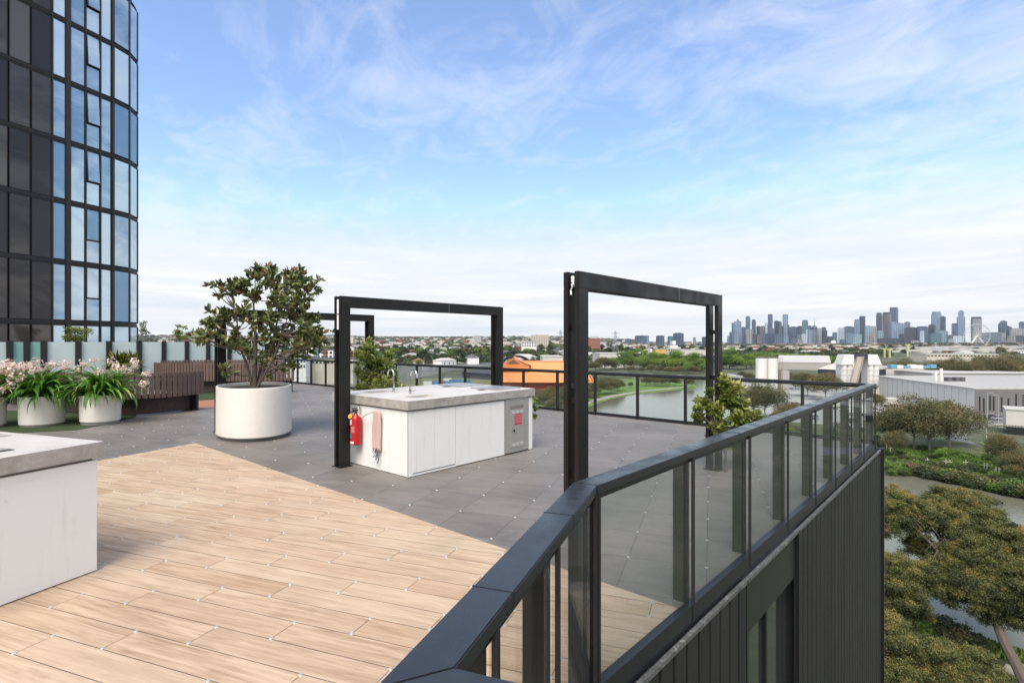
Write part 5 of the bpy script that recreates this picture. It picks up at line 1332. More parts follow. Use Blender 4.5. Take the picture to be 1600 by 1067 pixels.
# containers and trucks
def container(px, py, w_, mt, label, Y=None, rz=0):
    g = GP(px, py, GZ); o = thing('container', label, 'container', (g.x, g.y, GZ+.1), rz, 'coloured containers beyond the bench'); kk = g.y/F
    m = MB(); m.box(-w_/2, w_/2, 0, 2.4, .15, 2.7)
    for i in range(int(w_/.6)): m.box(-w_/2+i*.6+.1, -w_/2+i*.6+.35, -.06, 0, .3, 2.55)
    m.build('body', mt, o); m = MB(); m.box(-w_/2, -w_/2+.3, -.1, 2.5, 0, .148); m.box(w_/2-.3, w_/2, -.1, 2.5, 0, .148); m.build('skid', M['dark'], o)
simple_mat('cblue', (.05, .2, .36)); simple_mat('cred', (.45, .05, .05)); simple_mat('cwhite', (.6, .62, .6))
for (px, py, w_, mt, lab) in [(668,603.5,5,'cwhite','small white container, leftmost of the row beyond the taps'),(680,603,6,'cblue','short blue container left of the red one'),(690,602.5,5,'cred','red container among the blue ones behind the bench'),(700,603,6,'cblue','blue container just right of the red one'),(699,598,5,'cwhite','cream box standing behind the blue containers'),(714,600,10,'cblue','longest blue container behind the hotplates'),(728,600.5,6,'cblue','rightmost blue container behind the hotplates')]:
    container(px, py, w_, M[mt], lab)
def car(label, px, py, mt, rz, van=False, group=None, z=GZ+.15):
    g = GP(px, py, GZ); o = thing('parked_car', label, 'car', (g.x, g.y, z), rz, group)
    m = MB(); L, W, H = (4.5, 1.8, 1.45)
    prof = [(-2.2, .3), (-2.25, .75), (-2.05, .92), (-1.3, .98), (1.35, .95), (2.1, .80), (2.25, .6), (2.2, .3)]
    n = len(prof); A_ = [m.bm.verts.new((x_, -W/2, z_)) for x_, z_ in prof]; B_ = [m.bm.verts.new((x_, W/2, z_)) for x_, z_ in prof]
    for i in range(n): m.bm.faces.new((A_[i], A_[(i+1)%n], B_[(i+1)%n], B_[i]))
    m.bm.faces.new(A_); m.bm.faces.new(B_[::-1])
    bmesh.ops.bevel(m.bm, geom=m.bm.edges[:], offset=.06, segments=2, affect='EDGES')
    m.build('body', mt, o, smooth=True)
    def cabin(sc_, z0, z1, nm, mat):
        m = MB(); b0 = [(-1.95, -.82), (1.15, -.82), (1.15, .82), (-1.95, .82)]; t0 = [(-1.5, -.62), (.45, -.62), (.45, .62), (-1.5, .62)]
        lo = [m.bm.verts.new((x_, y_, z0)) for x_, y_ in b0]; hi = [m.bm.verts.new((x_, y_, z1)) for x_, y_ in t0]
        for i in range(4): m.bm.faces.new((lo[i], lo[(i+1)%4], hi[(i+1)%4], hi[i]))
        m.bm.faces.new(hi); m.build(nm, mat, o)
    cabin(1, .93, 1.42, 'window', M['winglass'])
    m = MB(); m.box(-1.5, .45, -.62, .62, 1.421, 1.47, bev=.02); m.build('car_roof', mt, o)
    for x_ in (-1.4, 1.4):
        for y_ in (-.86, .86):
            m = MB(); bmesh.ops.create_cone(m.bm, cap_ends=True, segments=16, radius1=.32, radius2=.32, depth=.2, matrix=Matrix.Translation((x_, y_, .32))@Matrix.Rotation(R(90), 4, 'X')); m.build('wheel', M['dark'], o)
    return o
for n_, c_ in (('csilver', (.35, .37, .4)), ('cblack', (.02, .02, .025)), ('cgrey', (.15, .15, .16)), ('cw', (.7, .7, .7)), ('cr', (.35, .03, .03))): M[n_] = pmat(n_, c_, .25, .2, 1, .03)
c_a = car('silver car parked in front of the dark grey warehouse wall', 1561, 656.5, M['csilver'], R(4)); c_b = car('black car beside the silver one at the grey warehouse', 1550, 655, M['cblack'], R(3))
protos = [car('white car', 1200, 672, M['cw'], .3), car('silver car', 1215, 664, M['csilver'], .4), car('dark car', 1262, 662, M['cgrey'], 1.2), car('red car', 1262, 655, M['cr'], .5)]
nms = ['white', 'silver', 'dark grey', 'red']
for i, o in enumerate(protos): o['label'] = nms[i]+' car in the yard seen through the right glass panels'; o['group'] = 'cars in the yard behind the right glass'; first_used.add(o.name)
for i in range(26):
    px, py = rnd.uniform(1160, 1372), rnd.uniform(628, 674); g = GP(px, py, GZ)
    if py > 655+(px-1150)*.06: continue
    j = rnd.choice([0, 0, 0, 1, 1, 2, 2]); copytree(protos[j], (g.x, g.y, GZ+.15), rnd.choice([.3, 1.87])+rnd.uniform(-.1, .1))
for (px, py, w_, mt, lab) in [(1318,640,9,'wh_white','white box truck body in the yard under the batching plant'),(1352,628,8,'wh_white','white trailer box beside the balustrade corner'),(1336,650,8,'cwhite','pale trailer box seen through the end glass panels'),(1385,622,9,'cream','cream trailer box right of the batching plant'),(1392,636,7,'wh_white','white trailer box behind the big gums')]:
    g = GP(px, py, GZ); o = thing('trailer', lab, 'trailer', (g.x, g.y, GZ+.1), rnd.uniform(-.3, .3)); m = MB(); m.box(-w_/2, w_/2, 0, 2.5, 1.0, 3.6, bev=.05); m.build('body', M[mt], o)
    m = MB(); [m.cyl(x_, .3, 0, .9, .4) for x_ in (-w_/3, w_/3)]; m.box(-w_/2, w_/2, .2, 2.3, .75, .98); m.build('chassis', M['dark'], o)
# street lights and poles at right
for i, (px, pyb, pyt, arm) in enumerate([(1543,663,614,1),(1560,662,617,-1),(1541,688,646,1),(1469,598,571,1),(1477,598,580,1),(1524,603,573,-1),(1538,603,577,0),(1597,603,578,1),(1502,603,580,1)]):
    g = GP(px, pyb, GZ); h_ = (pyb-pyt)*g.y/F; o = thing('street_lamp', ['tall street lamp before the grey warehouse wall, over the silver car', 'street lamp with arm leftward before the slit windows', 'street lamp at the road bend traffic island', 'pole with lamp arm before the dark gums, leftmost', 'second short pole before the dark gums', 'tall pale pole above the warehouse roof', 'thick white pole above the warehouse roof', 'pole at the right edge before the gums', 'faint short pole between the gums and the roof'][i], 'street lamp', (g.x, g.y, GZ), 0)
    m = MB(); m.tube([(0, 0, 0), (0, 0, h_)], [.13, .07], 6); m.build('pole', M['concrete_grey'], o)
    if arm:
        m = MB(); m.tube([(0, 0, h_-.3), (arm*.7, 0, h_), (arm*1.5, 0, h_+.1)], .05, 4); m.box(arm*1.5-.35, arm*1.5+.35, -.12, .12, h_+.02, h_+.16); m.build('lamp_head', M['tin'], o)
# young tree guards on the bank
for i, (px, py) in enumerate([(1478,730),(1484,731),(1538,736),(1542,737),(1556,743),(1561,743),(1509,731),(1449,727),(1385,706),(1391,708)]):
    g = GP(px, py, GZ); o = thing('timber_stake', 'pale timber stake beside young planting on the far bank', 'stake', (g.x, g.y, GZ), 0, 'timber stakes on the far bank'); m = MB(); m.box(-.06, .06, -.06, .06, 0, 1.7); m.box(-.5, .5, -.04, .04, 1.2, 1.3); m.build('post', M['cream'], o)
# pylons
def pylon(label, px, ytop, ybase, Y):
    zt_ = 1.7-(ytop-533.5)*Y/F; zb_ = GZ; h_ = zt_-zb_; o = thing('power_pylon', label, 'pylon', ((px-800)/F*Y, Y, zb_), R(10)); m = MB()
    bw = h_*.10
    def cr(t_): w_ = bw*(1-t_)**1.4+.6; return [(-w_, -w_, h_*t_), (w_, -w_, h_*t_), (w_, w_, h_*t_), (-w_, w_, h_*t_)]
    ls = [0, .12, .24, .36, .48, .6, .7, .8, .9, 1.0]; th = .13*Y/500
    for a, b_ in zip(ls, ls[1:]):
        A_, B_ = cr(a), cr(b_)
        for i in range(4): m.tube([A_[i], B_[i]], th, 3); m.tube([A_[i], B_[(i+1)%4]], th*.6, 3); m.tube([B_[i], B_[(i+1)%4]], th*.6, 3)
    m.build('lattice', M['pylon_steel'], o); m = MB()
    for t_ in (.68, .80, .92):
        z_ = h_*t_; w_ = h_*.12; m.tube([(-w_, 0, z_), (0, 0, z_+1.5), (w_, 0, z_)], th, 3); m.tube([(-w_, 0, z_), (w_, 0, z_)], th, 3)
    m.build('cross_arm', M['pylon_steel'], o)
pylon('lattice power pylon in the left of the nearest portal opening', 961.5, 517, 553, 620)
pylon('smaller lattice pylon right of the tall one, above the green trees', 1013, 535, 553, 760)
pylon('lattice pylon hugging the left of the nearest frame post', 876, 516, 560, 620)
pylon('tiny lattice pylon far right of centre above the silos', 1244, 540, 552, 700)
# named blocks in the middle distance
def block(label, px0, px1, ytop, ybase, Y, wall, roof='darkroof', rows=0, cols=0, depth=18, rz=0.0, name='apartment_block', extra=None):
    x0, x1 = (px0-800)/F*Y, (px1-800)/F*Y; zt_ = 1.7-(ytop-533.5)*Y/F; z_ = min(gh((x0+x1)/2, Y), zt_-6); h_ = zt_-z_; w_ = x1-x0
    b = thing(name, label, 'building', (x0, Y, z_), rz)
    m = MB(); m.box(0, w_, 0, depth, 0, h_); m.build('wall', M[wall], b); m = MB(); m.box(-.3, w_+.3, -.3, depth+.3, h_+.01, h_+.6); m.build('roof', M[roof], b)
    for r_ in range(rows):
        for c_ in range(cols):
            zw = h_-(r_+1)*min(3.2, (h_)/(rows))+.4; xw = w_*(c_+.2)/cols; m = MB(); m.box(xw, xw+w_/cols*.6, -.15, .05, zw, zw+1.7); m.build('window', M['winglass'], b)
    return b
block('white low apartment block with green and brick balconies left of the bench frame', 482, 520, 547, 560, 420, 'white', rows=3, cols=6)
m = MB(); 
ab = block('brick end of the low white apartment block', 505, 510, 547.5, 560, 418.5, 'brick', rows=3, cols=2)
block('teal balcony bay on the low white apartment block', 494, 497, 549, 560, 418.8, 'blue_sheet', rows=3, cols=1)
block('long low white office strip behind the leftmost balustrade posts', 436, 478, 559, 568, 330, 'white', rows=2, cols=9)
block('long low pale strip building behind the far balustrade at left', 480, 552, 561, 566, 340, 'cream', rows=1, cols=12)
block('tall ribbed cream apartment slab on the hill, largest of the hillside', 830, 857, 524, 540, 1250, 'cream', rows=0, cols=0, depth=16)
ribs = [o for o in bpy.data.objects if o.get('label', '').startswith('tall ribbed cream')][0]
for i in range(7):
    m = MB(); m.box(1+i*5.6, 2.6+i*5.6, -2.2, -.1, 0, 35+(4 if i == 2 else 0)); m.build('stair_shaft', M['concrete_grey'], ribs)
block('white mid rise block below the ribbed slab', 815, 838, 534, 545, 1050, 'white', rows=3, cols=6)
block('pale tower block on the left hill beside the post', 543, 552, 525, 534, 1900, 'cream', rows=0)
block('pale tower block on the hill right of the bench', 742, 752, 525, 534, 2000, 'concrete_grey')
block('pinkish brick building at left of the nearest portal opening', 919, 938, 529, 539, 1300, 'brick'); block('cream top part of the pinkish building', 922, 936, 527, 533, 1320, 'cream')
block('yellow walled commercial building behind the green trees', 1024, 1040, 546, 552.5, 800, 'yellow_wall', 'tin'); block('beige building joined to the yellow one', 1040.2, 1062, 545, 553, 800, 'cream', 'tin', rows=1, cols=6)
block('long white warehouse right of the beige building', 1063, 1104, 547, 553, 780, 'wh_white', 'wh_roof', rows=0, depth=60)
block('white low warehouse with light roof behind the left green trees', 937, 975, 553, 561, 560, 'wh_white', 'wh_roof', rows=0, depth=50)
block('white stepped church like building above the yellow one', 1047, 1059, 539, 548, 1100, 'white'); block('tiny white tower of the stepped building', 1051, 1056, 532, 540, 1110, 'white')
block('white warehouse with flat roof behind the orange hall', 848, 880, 558, 565, 420, 'wh_white', 'wh_roof', depth=40)
# ---- blue glass offices behind the nearest portal and the city skyline
def m_sky(name, c, v=.5, rough=.25, wall=.0):
    mm, t, b = newmat(name); o = t.obj(); xx, yy, z_ = t.xyz(o); oi = t.val(t.n('ShaderNodeObjectInfo').outputs['Random'])
    fl = ((z_/9.0+oi*3.0).fract()-.5)._m('ABSOLUTE')*2.0; vt = (((xx+yy)/13.0+oi*5.0).fract()-.5)._m('ABSOLUTE')*2.0
    n = t.noise(t.comb(xx*.6+oi*90.0, yy*.6, z_*.25), .06, 5, .6)
    f = (vt*.42+fl*.22+n*.9-.32).clamp()
    hi = tuple(min(1, x_*1.7+.05) for x_ in c); t.link(t.mix(f, tuple(x_*.4 for x_ in c), hi), b.inputs['Base Color'])
    b.inputs['Roughness'].default_value = rough; b.inputs['Specular IOR Level'].default_value = .7; M[name] = mm
PAL = {'b': (.05, .07, .105), 'l': (.17, .215, .27), 'g': (.13, .14, .15), 'w': (.40, .40, .40), 't': (.055, .125, .145), 'n': (.25, .225, .20), 'p': (.14, .11, .11), 'd': (.028, .034, .045), 'y': (.20, .26, .27)}
NMS = {'b': 'blue', 'l': 'pale blue', 'g': 'grey', 'w': 'white', 't': 'teal', 'n': 'beige', 'p': 'pinkish brown', 'd': 'dark', 'y': 'light teal'}
for k_, c_ in PAL.items(): m_sky('city_'+k_, (c_[0]*.88, c_[1]*1.0, c_[2]*1.18))
TW = []
z3 = lambda x_: 1130+x_/6.4
for (a, b_, t_, c_, s_) in [(40,62,350,'g',0),(62,90,310,'b',0),(84,110,218,'t',0),(108,134,205,'l',0),(135,180,182,'l',1),(183,222,258,'b',0),(226,270,153,'t',0),(222,292,282,'n',0),(283,328,187,'b',2),(292,330,330,'d',0),(333,370,250,'d',0),(368,415,250,'p',0),(415,447,218,'w',0),(395,450,325,'b',0),(449,493,133,'b',3),(460,508,272,'b',0),(508,555,197,'d',0),(553,585,205,'b',0),(583,605,250,'d',0),(597,647,135,'l',3),(645,662,238,'b',0),(655,700,270,'b',0),(662,740,257,'b',0),(740,792,250,'d',0),(786,850,192,'t',2),(850,882,246,'b',0),(880,945,245,'d',4),(822,852,288,'w',0),(775,832,330,'w',0),(850,882,290,'l',0),(880,928,285,'g',0),(935,988,272,'n',0),(985,1025,262,'d',0),(990,1038,292,'d',0),(1040,1100,355,'d',0),(1095,1137,315,'t',0),(1150,1210,268,'w',0),(1210,1305,255,'b',0),(1310,1365,185,'l',2),(1365,1417,153,'d',3),(1417,1480,248,'y',0),(1480,1530,252,'n',0),(1225,1287,322,'l',0),(1285,1377,328,'y',0),(1435,1502,342,'n',0),(1530,1588,120,'d',2),(1548,1600,296,'y',0),(640,700,352,'y',0),(680,740,372,'b',0),(735,795,388,'n',0),(1170,1228,385,'b',0),(700,780,335,'y',0),(905,950,340,'g',0),(1020,1060,370,'g',0),(150,230,345,'g',0),(100,150,330,'l',0),(500,600,330,'b',0),(340,400,335,'p',0)]:
    TW.append((z3(a), z3(b_), 470+t_/6.4, c_, s_))
z4 = lambda x_: 1350+x_/6.4
for (a, b_, t_, c_, s_) in [(192,265,115,'p',5),(263,335,65,'b',3),(255,408,205,'l',1),(150,330,372,'d',0),(355,412,330,'d',0),(410,458,207,'g',0),(412,525,262,'d',0),(527,640,255,'b',2),(560,600,300,'w',0),(650,706,235,'d',0),(678,770,108,'l',2),(768,812,153,'d',0),(655,760,322,'t',0),(758,832,296,'y',0),(830,885,340,'g',0),(882,985,350,'w',0),(882,935,225,'b',5),(935,1003,150,'l',0),(948,995,96,'l',0),(1080,1165,160,'n',5),(1200,1385,315,'g',0),(1290,1385,365,'b',2),(1345,1368,225,'d',0),(1365,1422,198,'b',0),(1420,1470,242,'d',1),(1470,1600,275,'n',0),(1505,1605,345,'d',0),(1555,1602,208,'b',0),(1230,1290,385,'y',0),(840,890,380,'n',0),(700,760,380,'w',0),(480,560,395,'n',0),(1385,1420,390,'p',0),(1440,1505,350,'n',0)]:
    TW.append((z4(a), z4(b_), 470+t_/6.4, c_, s_))
TW += [(1608,1620,505,'b',0),(1625,1640,498,'g',0)]
TW.sort(key=lambda q: (q[0]+q[1])/2)
SHN = {0: 'flat-topped', 1: 'slant-topped', 2: 'round-topped', 3: 'slim', 4: 'domed', 5: 'dark-crowned'}
rc = random.Random(12)
def skyscraper(x0, x1, yt, c_, s_, D, label, group, ybase_z):
    xm = (x0+x1)/2; X = (xm-800)/F*D; app = (x1-x0)/F*D; ang = rc.choice([-.35, .35, .25, -.25]); w_ = app/(math.cos(ang)+.7*math.sin(abs(ang))); d_ = w_*.7
    zt_ = 1.7-(yt-533.5)*D/F; z0 = ybase_z; h_ = zt_-z0; az = math.atan2(X, D)
    b = thing('skyscraper' if h_ > 90 else 'city_building', label, 'building', (X, D, z0), ang-az, group); mt = M['city_'+c_]
    hb = h_*(.93 if s_ in (2, 5) else .88 if s_ == 1 else .84 if s_ == 4 else .97)
    m = MB()
    if s_ == 2: m.prism([(w_/2*math.copysign(abs(math.cos(a))**.6, math.cos(a)), d_/2*math.copysign(abs(math.sin(a))**.6, math.sin(a))) for a in [math.pi*2*i/20 for i in range(20)]], 0, hb)
    else: m.box(-w_/2, w_/2, -d_/2, d_/2, 0, hb)
    m.build('tower_body', mt, b); m = MB()
    if s_ == 0: m.box(-w_*.32, w_*.3, -d_*.3, d_*.3, hb+.05, h_)
    elif s_ == 1: 
        a = [(-w_/2, -d_/2), (w_/2, -d_/2), (w_/2, d_/2), (-w_/2, d_/2)]; lo = [m.bm.verts.new((*p, hb+.05)) for p in a]; hi = [m.bm.verts.new((*p, h_ if p[0] < 0 else hb+1)) for p in a]
        for i in range(4): m.bm.faces.new((lo[i], lo[(i+1)%4], hi[(i+1)%4], hi[i]))
        m.bm.faces.new(hi)
    elif s_ == 2: m.prism([(w_*.44*math.cos(a), d_*.44*math.sin(a)) for a in [math.pi*2*i/20 for i in range(20)]], hb+.05, h_)
    elif s_ == 4: m.lathe([(w_*.5*math.cos(a), hb+.05+(h_-hb)*math.sin(a)) for a in [i*.19 for i in range(9)]], 16, sy=.7); m.tube([(0, 0, h_-3), (0, 0, h_+45)], [2.5, .8], 5)
    else: m.box(-w_*.46, w_*.46, -d_*.46, d_*.46, hb+.05, h_)
    m.build('roof_plant', M['city_d'] if s_ == 5 else mt, b)
    return b
def ordn(n): return ['first', 'second', 'third', 'fourth', 'fifth', 'sixth', 'seventh', 'eighth', 'ninth', 'tenth', 'eleventh', 'twelfth', 'thirteenth', 'fourteenth', 'fifteenth', 'sixteenth', 'seventeenth', 'eighteenth', 'nineteenth', 'twentieth', 'twenty-first', 'twenty-second', 'twenty-third', 'twenty-fourth'][n]
cnt = {}
for i, (x0, x1, yt, c_, s_) in enumerate(TW):
    h_ = 540-yt; kind = 'very tall' if h_ > 44 else 'tall' if h_ > 30 else 'mid-rise' if h_ > 20 else 'low'
    ky = (kind, c_); cnt[ky] = cnt.get(ky, 0)+1
    D = 4300+(yt-480)*(-14) if s_ or h_ > 30 else 3900-rc.random()*250+(20-h_)*-4
    D = max(3300, min(5200, D+rc.uniform(-60, 60)))
    if x0 < 1604: skyscraper(x0, x1, yt, c_, s_, D, f'{kind} {SHN[s_]} {NMS[c_]} city tower, {ordn(cnt[ky]-1)} {kind} {NMS[c_]} one from left', 'buildings of the city skyline', -32)
for (x0, x1, yt, c_, lab) in [(992,1010,524,'b','wide blue office block, left one above the pylons'),(1008,1014,524,'l','narrow pale office beside the wide blue block'),(1025,1038,524,'b','blue stepped office in the middle of the portal opening'),(1043,1052,525,'t','dark teal office left of the tallest in the opening'),(1052,1068,520,'b','tallest dark blue glass office inside the portal opening'),(1097,1106,526,'d','dark block close to the far post of the portal'),(977,986,529,'b','small blue office left of the pylons'),(963,972,530,'d','low dark office just beside the tall pylon'),(1083,1087,527,'g','slim grey tower in the gap near the far post')]:
    skyscraper(x0, x1, yt, c_, 0, 2300, lab, None, gh((x0-800)/F*2300, 2300)-2)
# observation wheel
Dw = 2900; wx = DP(1527, 524, Dw); ow = thing('ferris_wheel', 'white observation wheel with star shaped spokes before the skyline', 'wheel', (wx.x, Dw, gh(wx.x, Dw)), R(-12))
zc = wx.z-gh(wx.x, Dw); Rw = 17.5*Dw/F; zc = max(zc, 0)
m = MB()
for dy_ in (-4, 4): m.tube([(Rw*math.cos(a), dy_, zc+Rw*math.sin(a)) for a in [2*math.pi*i/48 for i in range(49)]], .7, 5, caps=False)
M['wheel_paint'] = pmat('wheel_paint', (.5, .5, .48), .6)
m.build('rim', M['wheel_paint'], ow); m = MB()
for i in range(14):
    a = 2*math.pi*i/14; m.tube([(3*math.cos(a), 0, zc+3*math.sin(a)), (Rw*.55*math.cos(a+.1), 0, zc+Rw*.55*math.sin(a+.1))], 1.0, 4); m.tube([(Rw*.55*math.cos(a+.1), 0, zc+Rw*.55*math.sin(a+.1)), (Rw*math.cos(a+.22), 0, zc+Rw*math.sin(a+.22))], .6, 4); m.tube([(Rw*.55*math.cos(a+.1), 0, zc+Rw*.55*math.sin(a+.1)), (Rw*math.cos(a), 0, zc+Rw*math.sin(a))], .6, 4)
m.build('spokes', M['wheel_paint'], ow); m = MB()
for s_ in (-1, 1): 
    for dy_ in (-8, 8): m.tube([(s_*Rw*.55, dy_, 0), (0, dy_*.4, zc)], 2.0, 5)
m.build('support_leg', M['white'], ow)
for i in range(21):
    a = 2*math.pi*i/21; m = MB(); m.lathe([(.01, -2), (2.2, -1.2), (2.2, 1.2), (.01, 2)], 8); m.build('cabin', M['silo'], ow, loc=((Rw+1)*math.cos(a), 0, zc+(Rw+1)*math.sin(a)))
sp = DP(1302, 532, 3300); o = thing('white_sphere', 'white spherical tank below the gap of the skyline', 'dome', (sp.x, sp.y, sp.z-14)); m = MB(); bmesh.ops.create_uvsphere(m.bm, u_segments=20, v_segments=12, radius=15); m.build('shell', M['white'], o, smooth=True); m = MB(); m.cyl(0, 0, -28, -12, 9); m.build('base', M['concrete_grey'], o)
# elevated freeway
def viaduct(label, pts_, w_, th, mat_, parap=1.2):
    o = thing('elevated_freeway', label, 'bridge', pts_[0]); P0 = Vector(pts_[0]); m = MB()
    for a, b_ in zip(pts_, pts_[1:]):
        a, b_ = Vector(a)-P0, Vector(b_)-P0; d_ = (b_-a).normalized(); n_ = Vector((-d_.y, d_.x, 0))*w_/2
        for (z0, z1, k1, k2) in ((-th, 0, -1, 1), (0.01, parap, -1, -.96), (0.01, parap, .96, 1)):
            q = [a+n_*k1, b_+n_*k1, b_+n_*k2, a+n_*k2]; lo = [m.bm.verts.new(v+Vector((0, 0, z0))) for v in q]; hi = [m.bm.verts.new(v+Vector((0, 0, z1))) for v in q]
            for i in range(4): m.bm.faces.new((lo[i], lo[(i+1)%4], hi[(i+1)%4], hi[i]))
            m.bm.faces.new(hi); m.bm.faces.new(lo[::-1])
    m.build('deck', mat_, o)
    for a, b_ in zip(pts_, pts_[1:]):
        a, b_ = Vector(a), Vector(b_); n = max(1, int((b_-a).length/45))
        for j in range(n):
            p = a.lerp(b_, (j+.5)/n)-P0; m = MB(); m.box(p.x-1.2, p.x+1.2, p.y-3, p.y+3, gh(p.x+P0.x, p.y+P0.y)-P0.z, p.z-th); m.build('pier', mat_, o)
simple_mat('bridge', (.48, .47, .45)); 
viaduct('upper deck of the elevated freeway crossing before the skyline at right', [DP(1390, 544.5, 1500), DP(1440, 542.2, 1450), DP(1500, 541.5, 1400), DP(1600, 541.5, 1300), DP(1700, 542, 1250)], 26, 3.5, M['bridge'])
viaduct('lower deck of the elevated freeway just beneath the upper one', [DP(1380, 549, 1250), DP(1450, 545.8, 1200), DP(1520, 545.8, 1150), DP(1600, 547, 1100), DP(1700, 548, 1050)], 24, 2.8, M['bridge'])
viaduct('thin far freeway deck in the distance left of the elevated ones', [DP(1130, 544, 2100), DP(1180, 543.5, 2100), DP(1240, 544.5, 2000), DP(1320, 545.5, 1900), DP(1400, 546, 1800)], 22, 3, M['bridge'])
for i, (px, yt_, yb_, Y) in enumerate([(1382, 544, 556, 900), (1418, 538, 554, 950), (1390, 545, 556, 890)]):
    p = DP(px, yt_, Y); o = thing('gantry_post', ['pale yellow square post, left of the small group before the freeway', 'tall yellow post at the left end of the freeway', 'short yellow post between the two other yellow posts'][i], 'post', (p.x, Y, GZ)); m = MB(); m.box(-1.2, 1.2, -1, 1, 0, p.z-GZ); m.build('shaft', M['pale_yellow'], o); m = MB(); m.box(-4, 4, -1.1, 1.1, p.z-GZ-2, p.z-GZ-.02); m.build('beam', M['pale_yellow'], o)
block('low long beige terminal building beneath the elevated freeway', 1448, 1560, 553.5, 560, 700, 'cream', 'wh_roof', rows=1, cols=20, depth=30)
# ================= suburb =======================================================================
def house_proto(kind, wall, roof, seed, w_=13, d_=10, h_=3.4, two=False):
    o = thing('suburban_house', 'house', 'house'); hh = h_*(1.8 if two else 1)
    m = MB(); m.box(-w_/2, w_/2, -d_/2, d_/2, -2, hh); m.build('wall', M[wall], o)
    m = MB(); a = [(-w_/2-.6, -d_/2-.6, hh+.02), (w_/2+.6, -d_/2-.6, hh+.02), (w_/2+.6, d_/2+.6, hh+.02), (-w_/2-.6, d_/2+.6, hh+.02)]; r1 = (-w_/4, 0, hh+2.8); r2 = (w_/4, 0, hh+2.8)
    m.face([a[0], a[1], r2, r1]); m.face([a[2], a[3], r1, r2]); m.face([a[1], a[2], r2]); m.face([a[3], a[0], r1]); m.face(a[::-1]); m.build('roof', M[roof], o)
    for sx in (-.3, .02, .3):
        for lv in range(2 if two else 1):
            m = MB(); m.box(sx*w_-.9, sx*w_+.9, -d_/2-.08, -d_/2+.05, 1+lv*3, 2.4+lv*3); m.build('window', M['winglass'], o)
    return o
HP = [(house_proto('a', 'white', 'tin', 1), 'white house with pale metal roof'), (house_proto('b', 'cream', 'terracotta', 2), 'cream house with terracotta roof'), (house_proto('c', 'white', 'darkroof', 3, two=True), 'white two storey house with dark roof'),
      (house_proto('d', 'brick', 'darkroof', 4), 'brick house with dark roof'), (house_proto('e', 'white', 'wh_roof', 5, 24, 14, 5), 'long white building with light roof'), (house_proto('f', 'cream', 'tin', 6, 16, 12, 4, True), 'cream two storey building with metal roof')]
rs = random.Random(31)
def spot(kind):
    """random suburban spot, denser where the photo shows houses"""
    while True:
        r = rs.random()
        if r < .55: px = rs.uniform(425, 900); Y = math.exp(rs.uniform(math.log(620), math.log(3000)))
        elif r < .75: px = rs.uniform(900, 1125); Y = math.exp(rs.uniform(math.log(800), math.log(2300)))
        else: px = rs.uniform(1125, 1620); Y = math.exp(rs.uniform(math.log(1000), math.log(2900)))
        x_ = (px-800)/F*Y
        return x_, Y, px
occ = []
def free(x_, y_, d_):
    for (a, b_) in occ:
        if abs(a-x_) < d_ and abs(b_-y_) < d_*1.6: return False
    return True
nh = 0
while nh < 285:
    x_, y_, px = spot('h')
    if not free(x_, y_, 17): continue
    occ.append((x_, y_)); j = rs.choices(range(6), [5, 2, 3, 2, 3, 3])[0]; pr, lab = HP[j]; s_ = rs.uniform(.9, 1.35)*(1.25 if y_ > 1500 else 1)
    where = 'on the left hillside' if px < 900 else 'between river and offices' if px < 1125 else 'before the city'
    nh += 1
    place(pr, (x_, y_, gh(x_, y_)), rs.choice([0.2, 1.8, -.4, .9])+rs.uniform(-.1, .1), s_, f'{lab} {where}', f'{lab} {where}')
nt_ = 0
tr_l = [(farO, 'dark olive'), (farG, 'green'), (farD, 'brownish')]
while nt_ < 290:
    x_, y_, px = spot('t')
    if y_ > 2200: continue
    if not free(x_, y_, 9): continue
    occ.append((x_, y_)); pr, nm_ = tr_l[rs.choices([0, 1, 2], [5, 4, 2])[0]]; s_ = rs.uniform(.8, 1.5); nt_ += 1
    where = 'on the left hillside' if px < 900 else 'between river and offices' if px < 1125 else 'before the city'
    place(pr, (x_, y_, gh(x_, y_)), rs.uniform(0, 6), (s_, s_, s_*rs.uniform(.8, 1.1)), f'{nm_} tree among the many houses {where}', f'{nm_} suburban trees {where}')
# far woods and roofs that read as one mass
rng = np.random.default_rng(17)
N = 9000; CC = []; TT = []
for i in range(N):
    if i % 10 < 6: px = rs.uniform(200, 1130); Y = math.exp(rs.uniform(math.log(640), math.log(5600)))
    else: px = rs.uniform(1120, 1650); Y = math.exp(rs.uniform(math.log(900 if px < 1390 else 1650), math.log(3300)))
    x_ = (px-800)/F*Y; z_ = gh(x_, Y); s_ = 4.2+2.5*(Y > 2500); n = 26
    d = unit(rng.normal(size=(n, 3))); d[:, 2] = np.abs(d[:, 2]); CC.append(np.array([x_, Y, z_+s_*.6])+d*np.array([s_*1.5, s_*1.5, s_*1.1])*rng.uniform(.6, 1, (n, 1))); TT.append(np.clip(rng.normal(.45+rng.normal(0, .22), .09, n), 0, 1))
C = np.concatenate(CC); T = np.concatenate(TT); Vv, k = leafset(C, 4.6, 3.0, rng)
tag(npmesh('distant_woodland', Vv, k, M['olive'], None, T), 'unbroken mass of distant suburban trees out to the horizon', 'woodland', None, 'stuff')
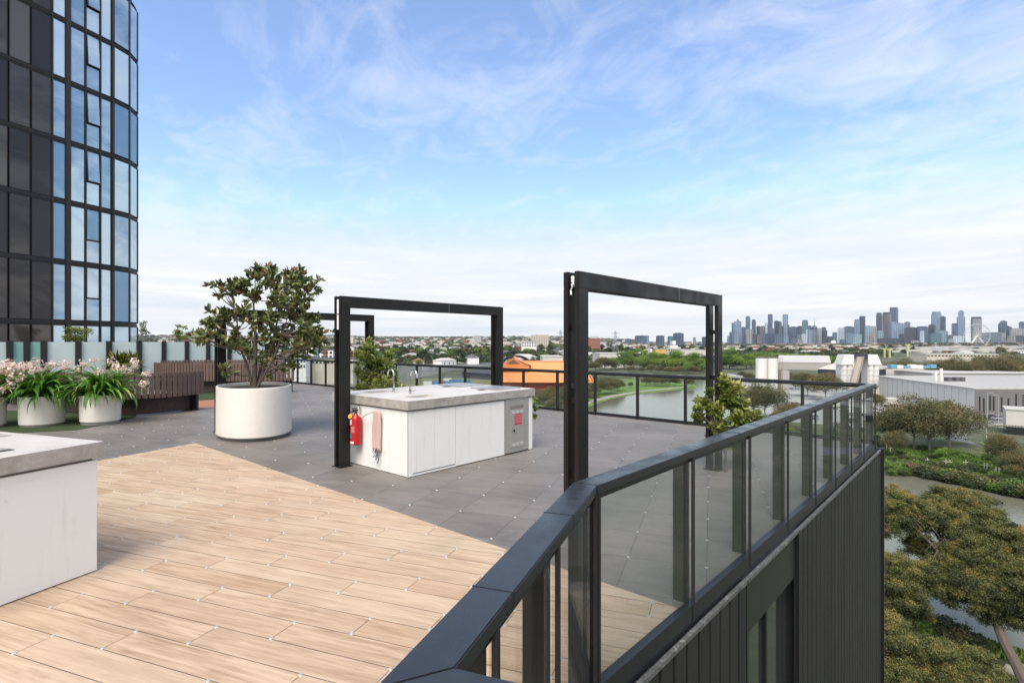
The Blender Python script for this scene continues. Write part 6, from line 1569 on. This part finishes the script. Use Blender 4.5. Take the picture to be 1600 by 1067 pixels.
# green avenue before the silos
CC = []; TT = []
for i in range(420):
    t_ = rs.random(); px = 1175+t_*145; py = 553+t_*13+rs.uniform(-2, 3); Y = 22642/(py+4-533.5); x_ = (px-800)/F*Y; n = 60; s_ = 5
    d = unit(rng.normal(size=(n, 3))); d[:, 2] = np.abs(d[:, 2]); CC.append(np.array([x_, Y, GZ+4])+d*s_*rng.uniform(.6, 1, (n, 1))); TT.append(np.clip(rng.normal(.5+rng.normal(0, .18), .1, n), 0, 1))
C = np.concatenate(CC); T = np.concatenate(TT); Vv, k = leafset(C, 2.2, 1.5, rng)
tag(npmesh('green_woodland', Vv, k, M['green'], None, T), 'fresh green belt of trees between the twin silos and the batching plant', 'woodland', None, 'stuff')
for mt, n, lab, sd_ in (('cream', 420, 'pale walls of the farthest suburb roofs', 1), ('tin', 330, 'grey roofs of the farthest suburb', 2), ('terracotta', 260, 'terracotta roofs of the farthest suburb', 3)):
    r2 = random.Random(sd_); m = MB()
    for i in range(n):
        if r2.random() < .55: px = r2.uniform(250, 1130); Y = r2.uniform(1300, 4600)
        else: px = r2.uniform(1130, 1650); Y = r2.uniform(1300, 3400)
        x_ = (px-800)/F*Y; z_ = gh(x_, Y); w_ = r2.uniform(6, 13)*(1+Y/6000); h_ = r2.uniform(7, 10.5)
        m.box(x_-w_, x_+w_, Y-6, Y+6, z_-2, z_+h_, rot=r2.uniform(-.4, .4))
    tag(m.build('distant_rooftops', M[mt], None), lab+' too small to tell apart', 'rooftops', None, 'stuff')
# far blue hills at left
hill = MB(); base = []
for i in range(61):
    px = 380+i*6; D_ = 9300; x_ = (px-800)/F*D_
    t_ = (px-508)/60; hz_ = 9*math.exp(-t_*t_*1.5)+3*math.exp(-((px-640)/90)**2)+2
    base.append((x_, D_, -30, 1.7+(hz_+2)*D_/F*.9))
for a, b_ in zip(base, base[1:]): hill.face([(a[0], a[1], a[2]), (b_[0], b_[1], b_[2]), (b_[0], b_[1]+500, b_[3]), (a[0], a[1]+500, a[3])]); hill.face([(a[0], a[1]+500, a[3]), (b_[0], b_[1]+500, b_[3]), (b_[0], b_[1]+1400, -30), (a[0], a[1]+1400, -30)])
simple_mat('hill', (.06, .10, .13)); hill.build('hills', M['hill'], kind='structure')
# unused prototypes (never placed) go away
for pr in (gumA, gumB, leafyA, leafyB, farO, farG, farD, shA, shB, shC):
    if pr.name not in first_used:
        for ch in list(pr.children): bpy.data.objects.remove(ch)
        bpy.data.objects.remove(pr)
# ================= air ==========================================================================
if True:
    m = MB(); m.box(-10500, 10500, -10500, 11800, -45, 330)
    hm = bpy.data.materials.new('haze'); hm.use_nodes = True; nt = hm.node_tree; nt.nodes.remove(nt.nodes['Principled BSDF'])
    pv = nt.nodes.new('ShaderNodeVolumePrincipled'); pv.inputs['Color'].default_value = (.86, .93, 1, 1); pv.inputs['Density'].default_value = 3.2e-5; pv.inputs['Anisotropy'].default_value = .2
    nt.links.new(pv.outputs[0], nt.nodes['Material Output'].inputs['Volume'])
    hz_o = m.build('haze', hm, None); hz_o['kind'] = 'stuff'; hz_o['label'] = 'thin pale air haze over the whole view'; hz_o['category'] = 'haze'
